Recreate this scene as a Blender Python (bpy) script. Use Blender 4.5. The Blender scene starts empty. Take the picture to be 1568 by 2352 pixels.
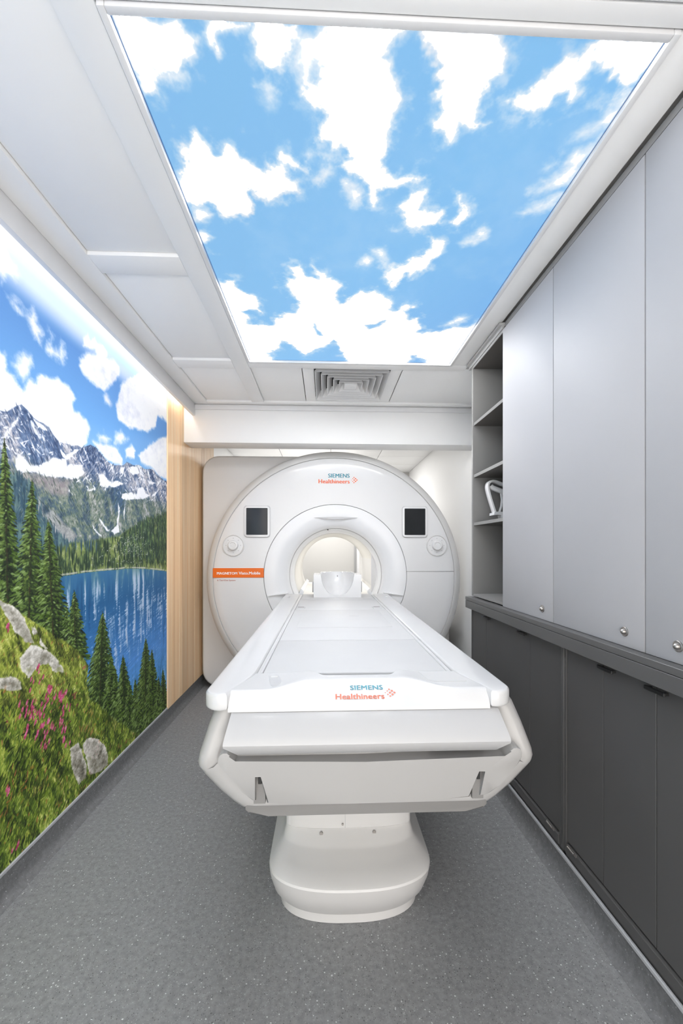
import bpy, bmesh, math, random
import numpy as np
from mathutils import Vector, Matrix

C = bpy.context.scene.collection
SC = bpy.context.scene
PI = math.pi
R = math.radians

# ---------------------------------------------------------------- camera, light, exposure
cam_d = bpy.data.cameras.new('camera')
cam = bpy.data.objects.new('camera', cam_d); C.objects.link(cam)
cam.location = (0, 0, 1.30)
cam.rotation_euler = (R(90), 0, R(-2.22))
cam_d.sensor_fit = 'HORIZONTAL'; cam_d.sensor_width = 36.0
cam_d.lens = 927 / 1568 * 36
cam_d.shift_y = 84 / 1568
cam_d.clip_start = 0.02
SC.camera = cam

world = bpy.data.worlds.new('world'); SC.world = world
world.use_nodes = True
world.node_tree.nodes['Background'].inputs[0].default_value = (0.8, 0.85, 0.9, 1)
world.node_tree.nodes['Background'].inputs[1].default_value = 0.3

SC.view_settings.view_transform = 'Standard'
SC.view_settings.look = 'None'
SC.view_settings.gamma = 1.0
SC.view_settings.exposure = 1.9
SC.view_settings.use_curve_mapping = False

SKY_BLUE_STRENGTH, SKY_CLOUD_STRENGTH = 0.235, 4.2

def area(name, loc, rot, sx, sy, power, col=(1, 1, 1)):
    d = bpy.data.lights.new(name, 'AREA'); d.shape = 'RECTANGLE'; d.size = sx; d.size_y = sy; d.energy = power; d.color = col
    o = bpy.data.objects.new(name, d); C.objects.link(o); o.location = loc; o.rotation_euler = rot
    return o
area('cove_lamp', (-1.150, 1.0, 2.494), (0, 0, 0), 0.045, 4.7, 1.6, (1.0, 0.98, 0.96))      # LED strip above the mural
area('back_wall_fill', (-0.1, -0.85, 2.46), (R(-38), 0, 0), 1.8, 0.7, 12, (1.0, 0.95, 0.90))      # unseen fill lamp, added to bounce light off the back wall
area('rear_fill_light', (0.1, -1.34, 0.85), (R(92), 0, 0), 1.9, 1.5, 13, (1.0, 0.955, 0.91))   # fill light added behind the viewer, facing the scanner
area('magnet_bay_lamp', (0.0, 5.45, 2.49), (0, 0, 0), 1.2, 0.6, 12, (1.0, 0.985, 0.965))     # lamp over the rear of the scanner
area('tunnel_lamp', (0.091, 4.35, 1.425), (0, 0, 0), 0.10, 1.1, 1.2, (1.0, 0.98, 0.95))         # light strip along the top of the tunnel
# ---------------------------------------------------------------- art for the two prints
# flat prints, drawn in millimetres on their own surface: the mural as (run along the wall, height), the ceiling panel as (across, along)
MUR_CLOUDS = """673,2461 1523,2416 1554,2398 1592,2383 1614,2360 1575,2317 1543,2263 1523,2291 673,2307|1564,2243 1603,2250 1637,2223 1679,2265 1698,2217 1743,2205 1730,2147 1685,2156 1649,2207 1603,2211|1770,2248 1805,2228 1756,2146 1812,2135 1872,2138 1883,2234 1856,2235 1841,2178 1784,2188|1570,1991 1631,2067 1685,2075 1691,2046 1661,2014 1631,1953 1603,1976|673,2063 1523,2018 1538,2018 1549,1961 1586,1948 1625,1925 1655,1976 1698,1981 1743,2027 1791,2029 1841,2060 1903,2055 1944,2036 1935,2043 1960,2021 1935,1980 1944,1947 1995,1948 2049,1933 2077,1892 2058,1825 1986,1753 1756,1671 1523,1661 673,1661|2021,2332 2068,2378 2087,2354 2126,2386 2146,2368 2198,2388 2242,2374 2242,2338 2311,2358 2359,2349 2371,2297 2299,2216 2220,2143 2106,2144 2058,2152 1986,2180 2004,2236 2058,2279 2126,2306 2116,2324 2021,2294|2384,2251 2517,2360 2605,2411 2699,2423 2872,2426 3028,2472 3112,2387 3070,2247 2910,2237 2872,2155 2732,2072 2636,2055 2517,2040 2371,2016 2347,2053 2347,2116 2371,2189|2209,2126 2242,2145 2287,2107 2276,2078 2209,2079|2167,1889 2209,1924 2276,1913 2253,1882 2167,1871|2335,1948 2397,1985 2462,1957 2449,1927 2323,1901|2106,1849 2287,1867 2359,1872 2397,1823 2397,1785 2242,1789 2156,1816|2436,1885 2517,1932 2560,1908 2546,1857 2449,1842|2605,1884 2699,1949 2872,2046 3008,2122 3134,2149 3134,1818 2948,1802 2818,1841 2651,1851"""
MUR_SNOW = """1581,1637 1603,1672 1631,1662 1661,1642 1691,1644 1730,1666 1770,1679 1812,1700 1849,1696 1887,1705 1903,1683 1969,1696 2031,1714 2021,1680 2040,1673 1986,1636 1919,1619 1841,1616 1756,1605 1691,1612 1620,1598 1586,1596|2156,1683 2198,1696 2242,1680 2287,1670 2359,1685 2416,1678 2335,1643 2242,1632 2167,1635|2590,1684 2667,1703 2699,1664 2766,1666 2667,1610 2546,1609 2462,1585 2397,1591 2410,1618 2517,1646 2575,1634|2476,1787 2590,1821 2620,1788 2532,1744 2490,1763|2384,1769 2423,1777 2410,1735 2371,1741|1523,1787 1559,1804 1554,1793 1523,1779|1592,1789 1608,1832 1603,1792 1554,1731 1528,1707 1549,1750|1682,1828 1717,1824 1766,1811 1743,1806 1704,1810|1688,1810 1730,1767 1710,1780|1736,1792 1753,1755 1743,1762|1856,1743 1887,1725 1952,1766 2004,1784 1935,1731 1895,1707 1856,1723|2359,1561 2384,1531 2353,1446 2365,1395 2317,1375 2281,1398 2335,1426 2359,1497|2161,1468 2220,1425 2270,1398 2236,1399 2177,1446|2096,1435 2156,1381 2214,1359 2167,1367 2111,1408|1927,1615 1919,1573 1969,1548 1935,1549 1911,1572|2948,1747 2910,1701 2783,1653 2872,1704|2449,1584 2429,1490 2442,1432 2416,1489|2040,1590 2126,1600 2077,1582|2182,1811 2220,1778 2204,1774|2136,1817 2167,1790 2146,1791|2732,1758 2872,1758 2766,1733|3008,1796 2929,1767 2872,1727 2910,1772"""
MUR_ROCKS = """1523,1113 1554,1090 1597,1069 1637,1033 1658,989 1691,920 1643,922 1586,978 1549,1048 1523,1088 1296,1113|1608,879 1673,915 1710,908 1756,876 1812,829 1864,770 1879,740 1812,761 1770,807 1710,819 1655,787 1625,826|1523,833 1575,820 1614,791 1617,755 1564,761 1523,788 1410,808|2008,344 2049,357 2087,346 2156,306 2220,240 2253,176 2253,121 2177,121 2077,154 2049,236|1919,372 1977,372 2004,330 2021,272 2049,225 2049,158 1986,162 1944,239 1927,300|1673,982 1698,982 1717,951 1691,942|1730,929 1770,878 1756,876 1723,912"""
MUR_MOUNT = """673,1734 1098,1783 1523,1801 1549,1806 1581,1834 1620,1860 1649,1851 1685,1832 1743,1832 1777,1823 1812,1800 1849,1776 1903,1785 1935,1783 1977,1794 2013,1792 2087,1824 2136,1826 2198,1803 2264,1776 2311,1770 2397,1785 2456,1817 2532,1812 2613,1833 2699,1825 2818,1845 2891,1816 3008,1796 3156,1804 3156,991 673,1153"""
MUR_FACE = """1620,1860 1685,1832 1777,1823 1849,1776 1849,1696 1812,1703 1730,1666 1655,1640 1592,1712 1611,1812"""
MUR_SCREE = """1570,1593 1691,1612 1841,1616 2040,1662 1935,1617 1903,1550 1784,1529 1743,1552 1691,1553 1620,1577"""
MUR_TALUS = """1756,1446 1805,1474 1872,1425 1977,1364 1935,1315 1856,1350 1791,1396"""
MUR_TALUS2 = """1710,1524 1723,1512 1750,1445 1784,1410 1827,1378 1812,1373 1710,1455"""
MUR_FORESTL = """673,1641 1570,1589 1631,1574 1685,1552 1717,1520 1723,1457 1756,1422 1827,1373 1935,1321 1944,1259 1827,1172 673,1194"""
MUR_MEADOW = """1827,1305 1935,1326 2177,1353 2359,1370 2449,1405 2699,1482 3156,1565 3156,1111 1827,1172"""
MUR_FORESTR = """2347,1319 2476,1407 2699,1497 2910,1536 3156,1599 3156,1197 2462,1246 2359,1299"""
MUR_LAKE = """673,1186 1827,1176 1986,1180 2136,1182 2287,1179 2436,1181 2699,1168 3156,1120 3156,-35 3156,-268 673,950"""
MUR_HILL = """673,1182 1523,1121 1554,1092 1620,1049 1655,1030 1756,961 1856,891 1935,842 2004,783 2068,716 2049,628 2077,540 2177,462 2242,411 2335,323 2423,259 2590,123 2872,-93 2872,-280 1523,109 673,109"""
MUR_FLOWERS = """1723,806 1704,766 1770,698 1812,654 1827,634 1864,630 1730,652 1649,665 1691,630 1667,653 1911,582 1723,737 1784,678 1546,1011 1649,664 1667,653 1691,629 1730,595 1750,559 1777,552 1801,526 1841,489 1864,464 1673,570 1694,551 1640,582 1733,510 1753,482 1763,458 1887,542 1903,400 1549,382 1608,148 1841,514 1827,633 1777,659 1864,624"""
MUR_TREES = """1679,1569,1661,1016,96 1538,1698,1554,1084,71 1773,1414,1805,922,114 1952,1095,1960,789,93 2276,723,2270,382,89 2317,631,2335,343,75 2193,957,2167,454,168 2483,495,2490,238,86 2410,669,2423,280,131 2560,484,2568,148,91 2800,603,2818,72,159 2707,699,2699,88,210 2987,418,3008,29,116 2910,386,2910,40,118 1895,1030,1895,862,49 1180,1330,1170,950,150 900,1420,880,900,170 650,1500,650,1000,160 350,1450,350,950,170 80,1400,80,900,160"""
SKY_HARD = """-490,915 -322,920 -324,952 -304,961 -314,980 -311,1013 -321,1037 -339,1038 -344,1020 -360,1030 -379,1042 -407,1043 -432,1054 -444,1082 -463,1093 -491,1091 -512,980|-296,917 -169,914 -177,936 -193,938 -225,953 -246,959 -240,977 -247,1002 -266,1023 -275,1006 -278,981 -291,958|-173,917 -54,915 -58,944 -77,966 -90,993 -98,1011 -113,1026 -155,1025 -173,1005 -172,980 -178,962|-50,912 189,908 182,938 179,956 156,978 172,995 185,1027 205,1084 196,1134 186,1165 187,1201 186,1249 203,1271 235,1303 287,1294 317,1305 294,1326 259,1332 215,1350 177,1346 193,1394 172,1423 145,1352 109,1308 72,1295 48,1263 77,1240 67,1214 54,1202 22,1233 13,1204 -20,1185 -19,1150 4,1123 -26,1110 -37,1090 -66,1074 -51,1061 -21,1038 0,1010 -3,996 -23,977 -16,955 -35,936|203,912 318,910 425,911 430,951 437,981 439,1011 412,1024 417,1046 413,1082 409,1126 431,1121 467,1131 449,1147 413,1137 379,1146 376,1185 359,1199 341,1167 310,1160 316,1122 300,1080 292,1051 310,1025 273,1020 259,1006 278,999 259,980 228,965 219,941|640,915 633,944 625,968 582,973 544,992 541,1013 525,1038 497,1059 485,1073 500,1090 540,1099 580,1086 609,1082 616,1054 629,1051 643,1074 665,1073 676,1036 660,1017 672,1002 716,997 717,1025 729,1037 747,1005 753,1023 774,1042 811,1040 816,978 821,908|-392,1175 -362,1167 -356,1202 -335,1225 -343,1243 -316,1250 -297,1224 -278,1232 -266,1253 -231,1269 -201,1301 -193,1272 -162,1267 -129,1239 -91,1246 -67,1268 -50,1300 -69,1310 -90,1296 -115,1279 -117,1302 -88,1331 -95,1367 -125,1384 -178,1397 -237,1405 -270,1379 -253,1417 -258,1473 -300,1480 -365,1483 -384,1459 -397,1436 -423,1426 -466,1439 -494,1423 -499,1372 -443,1291 -445,1260 -429,1225 -401,1203|-500,1546 -450,1550 -434,1577 -450,1606 -484,1629 -507,1601|-504,1868 -446,1837 -402,1830 -405,1874 -369,1918 -339,1932 -323,1997 -343,2032 -329,2079 -361,2056 -422,2082 -405,2106 -400,2197 -340,2195 -288,2193 -265,2126 -209,2074 -152,2072 -135,2023 -156,1946 -195,1875 -189,1817 -150,1797 -151,1735 -103,1725 -76,1794 -46,1793 -50,1723 -27,1765 4,1791 47,1799 77,1855 56,1896 72,1970 130,1924 178,1871 187,1901 227,1879 270,1908 317,1950 316,2030 339,2041 381,2003 396,1974 444,2001 402,2038 439,2112 491,2084 524,2189 515,2217 557,2230 615,2213 683,2183 754,2166 817,2110 929,2667 669,2677 617,2541 538,2507 539,2682 149,2697 112,2505 85,2471 53,2324 -12,2440 -63,2459 -125,2532 -164,2463 -209,2398 -263,2368 -278,2434 -355,2505 -341,2597 -515,2723|276,1477 275,1416 275,1371 315,1338 342,1352 349,1379 343,1414 367,1430 405,1423 433,1416 448,1433 434,1452 440,1489 385,1498 357,1493 336,1513 295,1495|440,1359 459,1359 473,1386 501,1396 518,1430 511,1468 498,1507 467,1476 475,1438 472,1397|397,1545 433,1557 464,1570 466,1615 456,1662 424,1722 392,1740 377,1786 353,1760 337,1835 303,1866 266,1790 276,1736 307,1709 335,1700 356,1658 396,1633 413,1609"""
SKY_SOFT = """-155,1049 -142,1055 -129,1070 -138,1084 -154,1089 -158,1068|-61,937 -13,950 -3,998 -35,1035 -61,1061 -69,1018|59,1315 100,1318 126,1348 124,1380 103,1420 83,1404 70,1350|801,1037 786,1068 778,1100 767,1119 738,1143 741,1155 772,1138 792,1126 801,1157 787,1174 762,1200 746,1231 763,1245 741,1284 723,1309 695,1347 725,1357 754,1324 785,1312 801,1306 804,1267 820,1148 823,1046|707,1256 706,1224 722,1206 730,1228|696,1427 714,1402 756,1378 786,1354 799,1343 801,1387 764,1412 717,1438|-477,1445 -440,1450 -419,1479 -450,1518 -484,1512|537,1575 552,1553 579,1538 585,1497 608,1516 611,1550 589,1580 556,1596|265,1781 276,1736 252,1695 206,1656 190,1618 229,1616 275,1694 326,1743 311,1798|615,2158 666,2129 686,2076 737,2074 736,2113 689,2155 637,2184|-13,1308 9,1265 22,1273 14,1297 -4,1317|-55,1236 -46,1223 -40,1240 -45,1253|152,1698 172,1665 202,1672 177,1706|-424,1050 -386,1061 -355,1066 -353,1047 -387,1046"""
SKY_HOLE = """210,2173 262,2165 314,2116 292,2170 244,2214|-70,2171 -19,2282 -50,2268"""
def polys(s): return [np.array([[float(a) for a in p.split(',')] for p in q.split()]) / 1000.0 for q in s.split('|')]

class Noise:
    """value noise over a print, in metres"""
    def __init__(self, U, V, seed):
        self.U, self.V, self.r = U, V, np.random.default_rng(seed)
    def one(self, su, sv):
        u = (self.U - self.U.min()) / su; v = (self.V - self.V.min()) / sv
        nu, nv = int(u.max()) + 3, int(v.max()) + 3
        g = self.r.random((nv, nu)).astype(np.float32)
        ui = u.astype(np.int32); vi = v.astype(np.int32)
        fu = u - ui; fv = v - vi
        fu = fu * fu * (3 - 2 * fu); fv = fv * fv * (3 - 2 * fv)
        a = g[vi, ui] * (1 - fu) + g[vi, ui + 1] * fu
        b = g[vi + 1, ui] * (1 - fu) + g[vi + 1, ui + 1] * fu
        return (a * (1 - fv) + b * fv).astype(np.float32)
    def fbm(self, su, sv, octaves=5, gain=0.55):
        t, a, s = 0, 1.0, 0
        for k in range(octaves):
            t = t + a * self.one(su / 2 ** k, sv / 2 ** k); s += a; a *= gain
        return t / s * 2 - 1

def sdf(poly, U, V, pad=0.12):
    """signed distance to a polygon, positive inside (far outside: -pad)"""
    out = np.full(U.shape, -pad, np.float32)
    lo = poly.min(0) - pad; hi = poly.max(0) + pad
    m = (U >= lo[0]) & (U <= hi[0]) & (V >= lo[1]) & (V <= hi[1])
    if not m.any(): return out
    u, v = U[m], V[m]
    d2 = np.full(u.shape, 1e9, np.float32); ins = np.zeros(u.shape, bool)
    n = len(poly)
    for i in range(n):
        ax, ay = poly[i]; bx, by = poly[(i + 1) % n]
        ex, ey = bx - ax, by - ay
        t = np.clip(((u - ax) * ex + (v - ay) * ey) / (ex * ex + ey * ey + 1e-12), 0, 1)
        d2 = np.minimum(d2, (u - ax - t * ex) ** 2 + (v - ay - t * ey) ** 2)
        if ay != by:
            ins ^= ((ay > v) != (by > v)) & (u < ex * (v - ay) / ey + ax)
    d = np.sqrt(d2)
    out[m] = np.where(ins, d, -np.minimum(d, pad))
    return out

def sm(x, a, b):
    t = np.clip((x - a) / (b - a), 0, 1); return t * t * (3 - 2 * t)

def over(img, col, m):
    col = np.asarray(col, np.float32)
    if col.max() > 1.5: col = col / 255.0
    img += (col - img) * m[..., None]

def ramp(t, *stops):
    """piecewise colours, 0-255"""
    xs = [s[0] for s in stops]
    return np.stack([np.interp(t, xs, [s[1][c] for s in stops]) for c in range(3)], -1).astype(np.float32) / 255.0

def paint_sky(X0, X1, Y0, Y1, res):
    nx, ny = int((X1 - X0) / res), int((Y1 - Y0) / res)
    U, V = np.meshgrid(np.linspace(X0, X1, nx), np.linspace(Y0, Y1, ny)); U = U.astype(np.float32); V = V.astype(np.float32)
    N = Noise(U, V, 5)
    w = N.fbm(.13, .13, 5, .6); w2 = N.fbm(.13, .13, 5, .6); fine = N.fbm(.05, .05, 5, .62)
    q1 = N.fbm(.035, .035, 4, .6); q2 = N.fbm(.035, .035, 4, .6)
    Uw, Vw = U + .016 * w + .008 * q1, V + .016 * w2 + .008 * q2
    blue = ramp((U - X0) / (X1 - X0) * .6 + .4 * (V - Y0) / (Y1 - Y0), (0, (138, 194, 240)), (.55, (138, 197, 245)), (1, (127, 184, 240)))
    img = blue.copy()
    big = N.fbm(.4, .4, 4)
    over(img, (170, 212, 248), .35 * sm(big + .3 * fine, .1, .7))
    dens = np.zeros(U.shape, np.float32)
    for p in polys(SKY_HARD):
        d = sdf(p, Uw, Vw)
        dens = np.maximum(dens, sm(d + .026 * fine + .010 * q1, -.014, .018))
        dens = np.maximum(dens, .42 * sm(d + .075 * fine + .02 * q2, -.035, .03))
    soft = np.zeros(U.shape, np.float32)
    for p in polys(SKY_SOFT):
        d = sdf(p, Uw, Vw)
        soft = np.maximum(soft, sm(d + .03 * fine, -.03, .035) * .92)
    dens = 1 - (1 - dens) * (1 - soft)
    for p in polys(SKY_HOLE): dens *= 1 - .9 * sm(sdf(p, Uw, Vw) + .01 * fine, -.012, .01)
    # thin haze round the clouds
    over(img, (236, 243, 252), .16 * sm(dens + .5 * big, .3, 1) )
    grey = sm(N.fbm(.3, .3, 3), .0, .8)
    cloud = ramp(grey, (0, (254, 254, 255)), (1, (243, 244, 248)))
    img += (cloud - img) * dens[..., None]
    edge = 1 - sm(np.minimum(np.minimum(U - X0, X1 - U), np.minimum(V - Y0, Y1 - V)), 0, .004)
    over(img, (40, 80, 140), edge * .8)
    return np.clip(img, 0, 1)

def stroke(img, Y0, Z0, res, y, z, ln, wd, ang, col, al=1.0):
    """one tapered dab of the brush; col 0-255"""
    r = int(ln / res / 2) + 2
    j, i = int((y - Y0) / res), int((z - Z0) / res)
    i0, i1, j0, j1 = max(0, i - r), min(img.shape[0], i + r + 1), max(0, j - r), min(img.shape[1], j + r + 1)
    if i0 >= i1 or j0 >= j1: return
    b = (np.arange(i0, i1, dtype=np.float32) * res + Z0 - z)[:, None]; a = (np.arange(j0, j1, dtype=np.float32) * res + Y0 - y)[None, :]
    c, s = math.cos(ang), math.sin(ang)
    t = (a * c + b * s) / (ln / 2); n = np.abs(-a * s + b * c)
    w = wd / 2 * (1 - t * t)
    m = np.clip((w - n) / res + .5, 0, 1) * al * (np.abs(t) < 1)
    sub = img[i0:i1, j0:j1]
    sub += (np.asarray(col, np.float32) / 255 - sub) * m[..., None]

def paint_mural(Y0, Y1, Z0, Z1, res):
    ny, nz = int((Y1 - Y0) / res), int((Z1 - Z0) / res)
    U, V = np.meshgrid(np.linspace(Y0, Y1, ny), np.linspace(Z0, Z1, nz)); U = U.astype(np.float32); V = V.astype(np.float32)
    N = Noise(U, V, 11)
    w = N.fbm(.16, .12, 6, .6); w2 = N.fbm(.16, .12, 6, .6)
    f1 = N.fbm(.06, .05, 5, .65); f2 = N.fbm(.02, .016, 4, .7); f3 = N.fbm(.009, .008, 2, .7)
    big = N.fbm(.5, .4, 4)
    # sky: mid blue, with the LED strip's wash painted in as a pale veil
    img = ramp(V, (1.6, (160, 204, 242)), (1.95, (112, 170, 230)), (2.25, (96, 150, 216)), (2.36, (160, 190, 230)), (2.42, (170, 205, 240)), (2.5, (130, 180, 230)))
    over(img, (218, 228, 246), .7 * sm(np.abs(V - 2.345 + .03 * (U - 2)), .085, .0) + 0 * U)
    dens = np.zeros(U.shape, np.float32)
    for k, p in enumerate(polys(MUR_CLOUDS)):
        soft = k in (0, 1, 2, 3, 7, 8, 9)
        d = sdf(p, U + .035 * w, V + .02 * w2)
        dens = np.maximum(dens, sm(d + .03 * f1, -.02, .03) if soft else sm(d + .016 * f1, -.012, .014))
    shade = sm(big + .7 * f1 + .5 * w - .8 * (V - 1.95), -.3, .9)
    img += (ramp(shade, (0, (250, 250, 252)), (1, (216, 220, 236))) - img) * dens[..., None] * .97
    # mountains
    md = sdf(polys(MUR_MOUNT)[0], U + .012 * w, V + .012 * w2)
    mount = sm(md, -.002, .004)
    ridged = 1 - np.abs(N.fbm(.13, .30, 6, .6) * 2)
    diag = Noise(U * .7 + V * .5, V * .7 - U * .35, 21)
    face = diag.fbm(.05, .22, 6, .62)
    crack = 1 - np.abs(diag.fbm(.06, .20, 6, .62)) * 2.2
    t = np.clip(.52 + .85 * face + .55 * f2 + .2 * (ridged - .5) + .22 * f3 - .35 * sm(crack, .75, 1), 0, 1)
    rock = ramp(t, (0, (56, 76, 112)), (.35, (94, 116, 154)), (.6, (136, 146, 170)), (.85, (180, 180, 190)), (1, (210, 208, 214)))
    img += (rock - img) * mount[..., None]
    fc = sm(sdf(polys(MUR_FACE)[0], U + .02 * w, V + .02 * w2), -.01, .02) * mount
    img += (ramp(np.clip(.45 + .7 * face + .5 * f2, 0, 1), (0, (48, 70, 108)), (.6, (100, 126, 166)), (1, (150, 166, 194))) - img) * (fc * .85)[..., None]
    # lower slopes: green bands between grey gullies
    low = sm(-(V - 1.70 - .06 * w), 0, .14) * mount
    gl = .55 * Noise(U, V, 31).fbm(.045, .20, 6, .62) + .6 * diag.fbm(.04, .13, 6, .62)
    slope = ramp(np.clip(.5 + .95 * gl + .5 * f2, 0, 1), (0, (44, 66, 84)), (.35, (80, 102, 112)), (.55, (108, 126, 104)), (.75, (140, 150, 136)), (.9, (172, 172, 168)), (1, (200, 198, 198)))
    img += (slope - img) * (low * .85)[..., None]
    over(img, (60, 92, 132), .6 * sm(-np.abs(U - 2.38 + .03 * w) + .12, 0, .08) * sm(-np.abs(V - 1.62) + .16, 0, .1) * mount)
    sc = sm(sdf(polys(MUR_SCREE)[0], U + .02 * w, V + .02 * w2) + .02 * f1, -.02, .03)
    img += (ramp(np.clip(.5 + .5 * f2 + .3 * f1, 0, 1), (0, (128, 118, 122)), (1, (196, 188, 188))) - img) * (sc * .9)[..., None]
    for s in (MUR_TALUS, MUR_TALUS2):
        tl = sm(sdf(polys(s)[0], U + .012 * w, V + .01 * w2), -.01, .01)
        img += (ramp(np.clip(.5 + .5 * f3 + .4 * f2, 0, 1), (0, (138, 140, 142)), (1, (196, 196, 196))) - img) * (tl * .9)[..., None]
    # snow: the fields, and loose streaks lying along the rock on the upper faces
    sn = np.zeros(U.shape, np.float32)
    for p in polys(MUR_SNOW):
        d = sdf(p, U + .014 * w + .004 * f2, V + .014 * w2 + .004 * f2, .05)
        sn = np.maximum(sn, sm(d + .012 * f1, -.004, .005))
    streak = sm(diag.fbm(.030, .10, 5, .62) + .30 * f2 + .12 * big, .20, .30) * sm(V - 1.66 - .08 * w, 0, .12)
    sn = np.maximum(sn, streak * .9) * mount
    img += (ramp(np.clip(.5 + .4 * f1, 0, 1), (0, (232, 234, 242)), (1, (252, 252, 254))) - img) * sn[..., None]
    # forests: tall narrow crowns
    def forest(s, cols, seed, m_extra=1):
        n = Noise(U, V, seed)
        d = sdf(polys(s)[0], U, V)
        crown = n.fbm(.014, .09, 3, .6)
        m = sm(d + .03 * crown, -.006, .004) * m_extra
        tt = np.clip(.5 + .6 * n.fbm(.013, .055, 4, .65) + .25 * f3, 0, 1)
        img[:] += (ramp(tt, *cols) - img) * m[..., None]
    forest(MUR_FORESTL, [(0, (42, 66, 84)), (.5, (74, 104, 118)), (.8, (104, 132, 130)), (1, (140, 158, 150))], 41)
    md2 = sm(sdf(polys(MUR_MEADOW)[0], U + .01 * w, V + .01 * w2), -.008, .01)
    mead = ramp(np.clip(.5 + .5 * f1 + .45 * f2, 0, 1), (0, (66, 84, 52)), (.45, (120, 138, 78)), (.75, (158, 168, 112)), (1, (206, 206, 196)))
    img += (mead - img) * md2[..., None]
    stands = sm(N.fbm(.018, .10, 3, .6) + .35 * big + .15 * f2, .00, .12) * md2 * sm(V - 1.185 - .03 * f1, 0, .03)
    img += (ramp(np.clip(.5 + .8 * f2, 0, 1), (0, (34, 52, 44)), (.7, (62, 86, 62)), (1, (104, 124, 80))) - img) * (stands * .9)[..., None]
    over(img, (176, 178, 174), .8 * sm(-((U - 2.52) / .16) ** 2 - ((V - 1.325) / .05) ** 2 + 1 + f2, .4, .9) * md2)
    gap = sm(N.fbm(.045, .10, 4, .6) + .42, -.05, .12)
    forest(MUR_FORESTR, [(0, (30, 48, 48)), (.45, (56, 80, 66)), (.75, (92, 120, 76)), (1, (146, 160, 110))], 43, gap)
    rs = np.random.default_rng(3)
    at_ = lambda a, y, z: a[min(a.shape[0] - 1, max(0, int((z - Z0) / res))), min(a.shape[1] - 1, max(0, int((y - Y0) / res)))]
    DK, PL = np.array((58, 74, 104)), np.array((196, 196, 206))
    for _ in range(5200):                                           # cracks, ledges and lit edges of the rock
        y, z = rs.uniform(.9, 3.06), rs.uniform(1.40, 1.98)
        if at_(mount, y, z) < .9 or at_(sn, y, z) > .5: continue
        ang = (1 if math.sin(7 * y + 3 * z) > 0 else -1) * rs.uniform(.7, 1.2)
        lo_ = z < 1.64
        col = (DK if rs.random() < .6 else PL) + rs.normal(0, 12)
        if lo_: col = np.array((52, 72, 66)) + rs.normal(0, 12) if rs.random() < .6 else (np.array((150, 156, 140)) + rs.normal(0, 14))
        stroke(img, Y0, Z0, res, y, z, rs.uniform(.012, .040), rs.uniform(.002, .0055), ang, np.clip(col, 0, 255), .65)
    for _ in range(750):                                            # scraps of snow on the ledges
        y, z = rs.uniform(.9, 3.06), rs.uniform(1.60, 1.97)
        if at_(mount, y, z) < .9 or at_(face, y, z) < -.05: continue
        stroke(img, Y0, Z0, res, y, z, rs.uniform(.012, .045), rs.uniform(.003, .009), rs.choice((-1, 1)) * rs.uniform(.3, 1.1), (244, 245, 250), .85)
    fm = np.maximum(sm(sdf(polys(MUR_FORESTL)[0], U, V), -.004, .004), np.maximum(md2 * .999, sm(sdf(polys(MUR_FORESTR)[0], U, V), -.004, .004)))
    for _ in range(2600):                                           # single crowns in the far woods
        y, z = rs.uniform(.8, 3.06), rs.uniform(1.17, 1.66)
        if at_(fm, y, z) < .5: continue
        far = y < 2.15 and z > 1.3
        col = np.array((58, 86, 104) if far else (40, 60, 48)) + rs.normal(0, 10)
        if rs.random() < .25: col = np.array((104, 130, 128) if far else (120, 142, 84)) + rs.normal(0, 10)
        stroke(img, Y0, Z0, res, y, z, rs.uniform(.03, .07), rs.uniform(.006, .012), PI / 2 + rs.normal(0, .03), np.clip(col, 0, 255), .8)
    for _ in range(220):                                            # pale stones in the meadow
        y, z = rs.normal(2.5, .14), rs.normal(1.30, .06)
        if at_(md2, y, z) < .5 or z > 1.42: continue
        stroke(img, Y0, Z0, res, y, z, rs.uniform(.006, .02), rs.uniform(.004, .008), rs.normal(0, .3), (196, 197, 190), .6)
    # lake with upright reflections, rippled lower down
    lk = sdf(polys(MUR_LAKE)[0], U, V + .004 * w)
    lake = sm(lk, -.002, .003)
    over(img, (196, 196, 188), sm(lk, -.014, -.006) * (1 - sm(lk, -.004, .0)) * sm(f2, -.6, .1) * .9)
    d = 1.262 - V
    water = ramp(d, (0, (88, 138, 168)), (.06, (60, 116, 158)), (.25, (38, 98, 148)), (.45, (58, 120, 184)), (.65, (84, 146, 220)), (1, (96, 170, 228)))
    rip = Noise(U * .97 + V * .25, V * .97 - U * .25, 51).fbm(.06, .007, 4, .65)
    up = Noise(U + .014 * rip * sm(d, .12, .35), V, 52).fbm(.030, .24, 5, .62) + .2 * big + .22 * np.exp(-((U - 2.62) / .20) ** 2) * (1 - .5 * sm(d, .5, .7))
    water += ((np.array([128, 160, 138]) / 255.0 - water) * (.55 * sm(up, -.05, .5) * (1 - sm(d, .08, .24)))[..., None])
    water += ((np.array([205, 218, 238]) / 255.0 - water) * (sm(up + .35 * rip * sm(d, .1, .3), .16, .58) * .85 * sm(d, .05, .16) * (1 - .45 * sm(d, .5, .7)))[..., None])
    water += ((np.array([20, 70, 120]) / 255.0 - water) * (sm(-up, .1, .5) * .45 * sm(d, .02, .2))[..., None])
    water *= (1 + .10 * rip * sm(d, .2, .4))[..., None]
    img += (water - img) * lake[..., None]
    # firs
    rr = np.random.default_rng(7)
    tr = [[float(a) / 1000 for a in q.split(',')] for q in MUR_TREES.split()]
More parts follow.
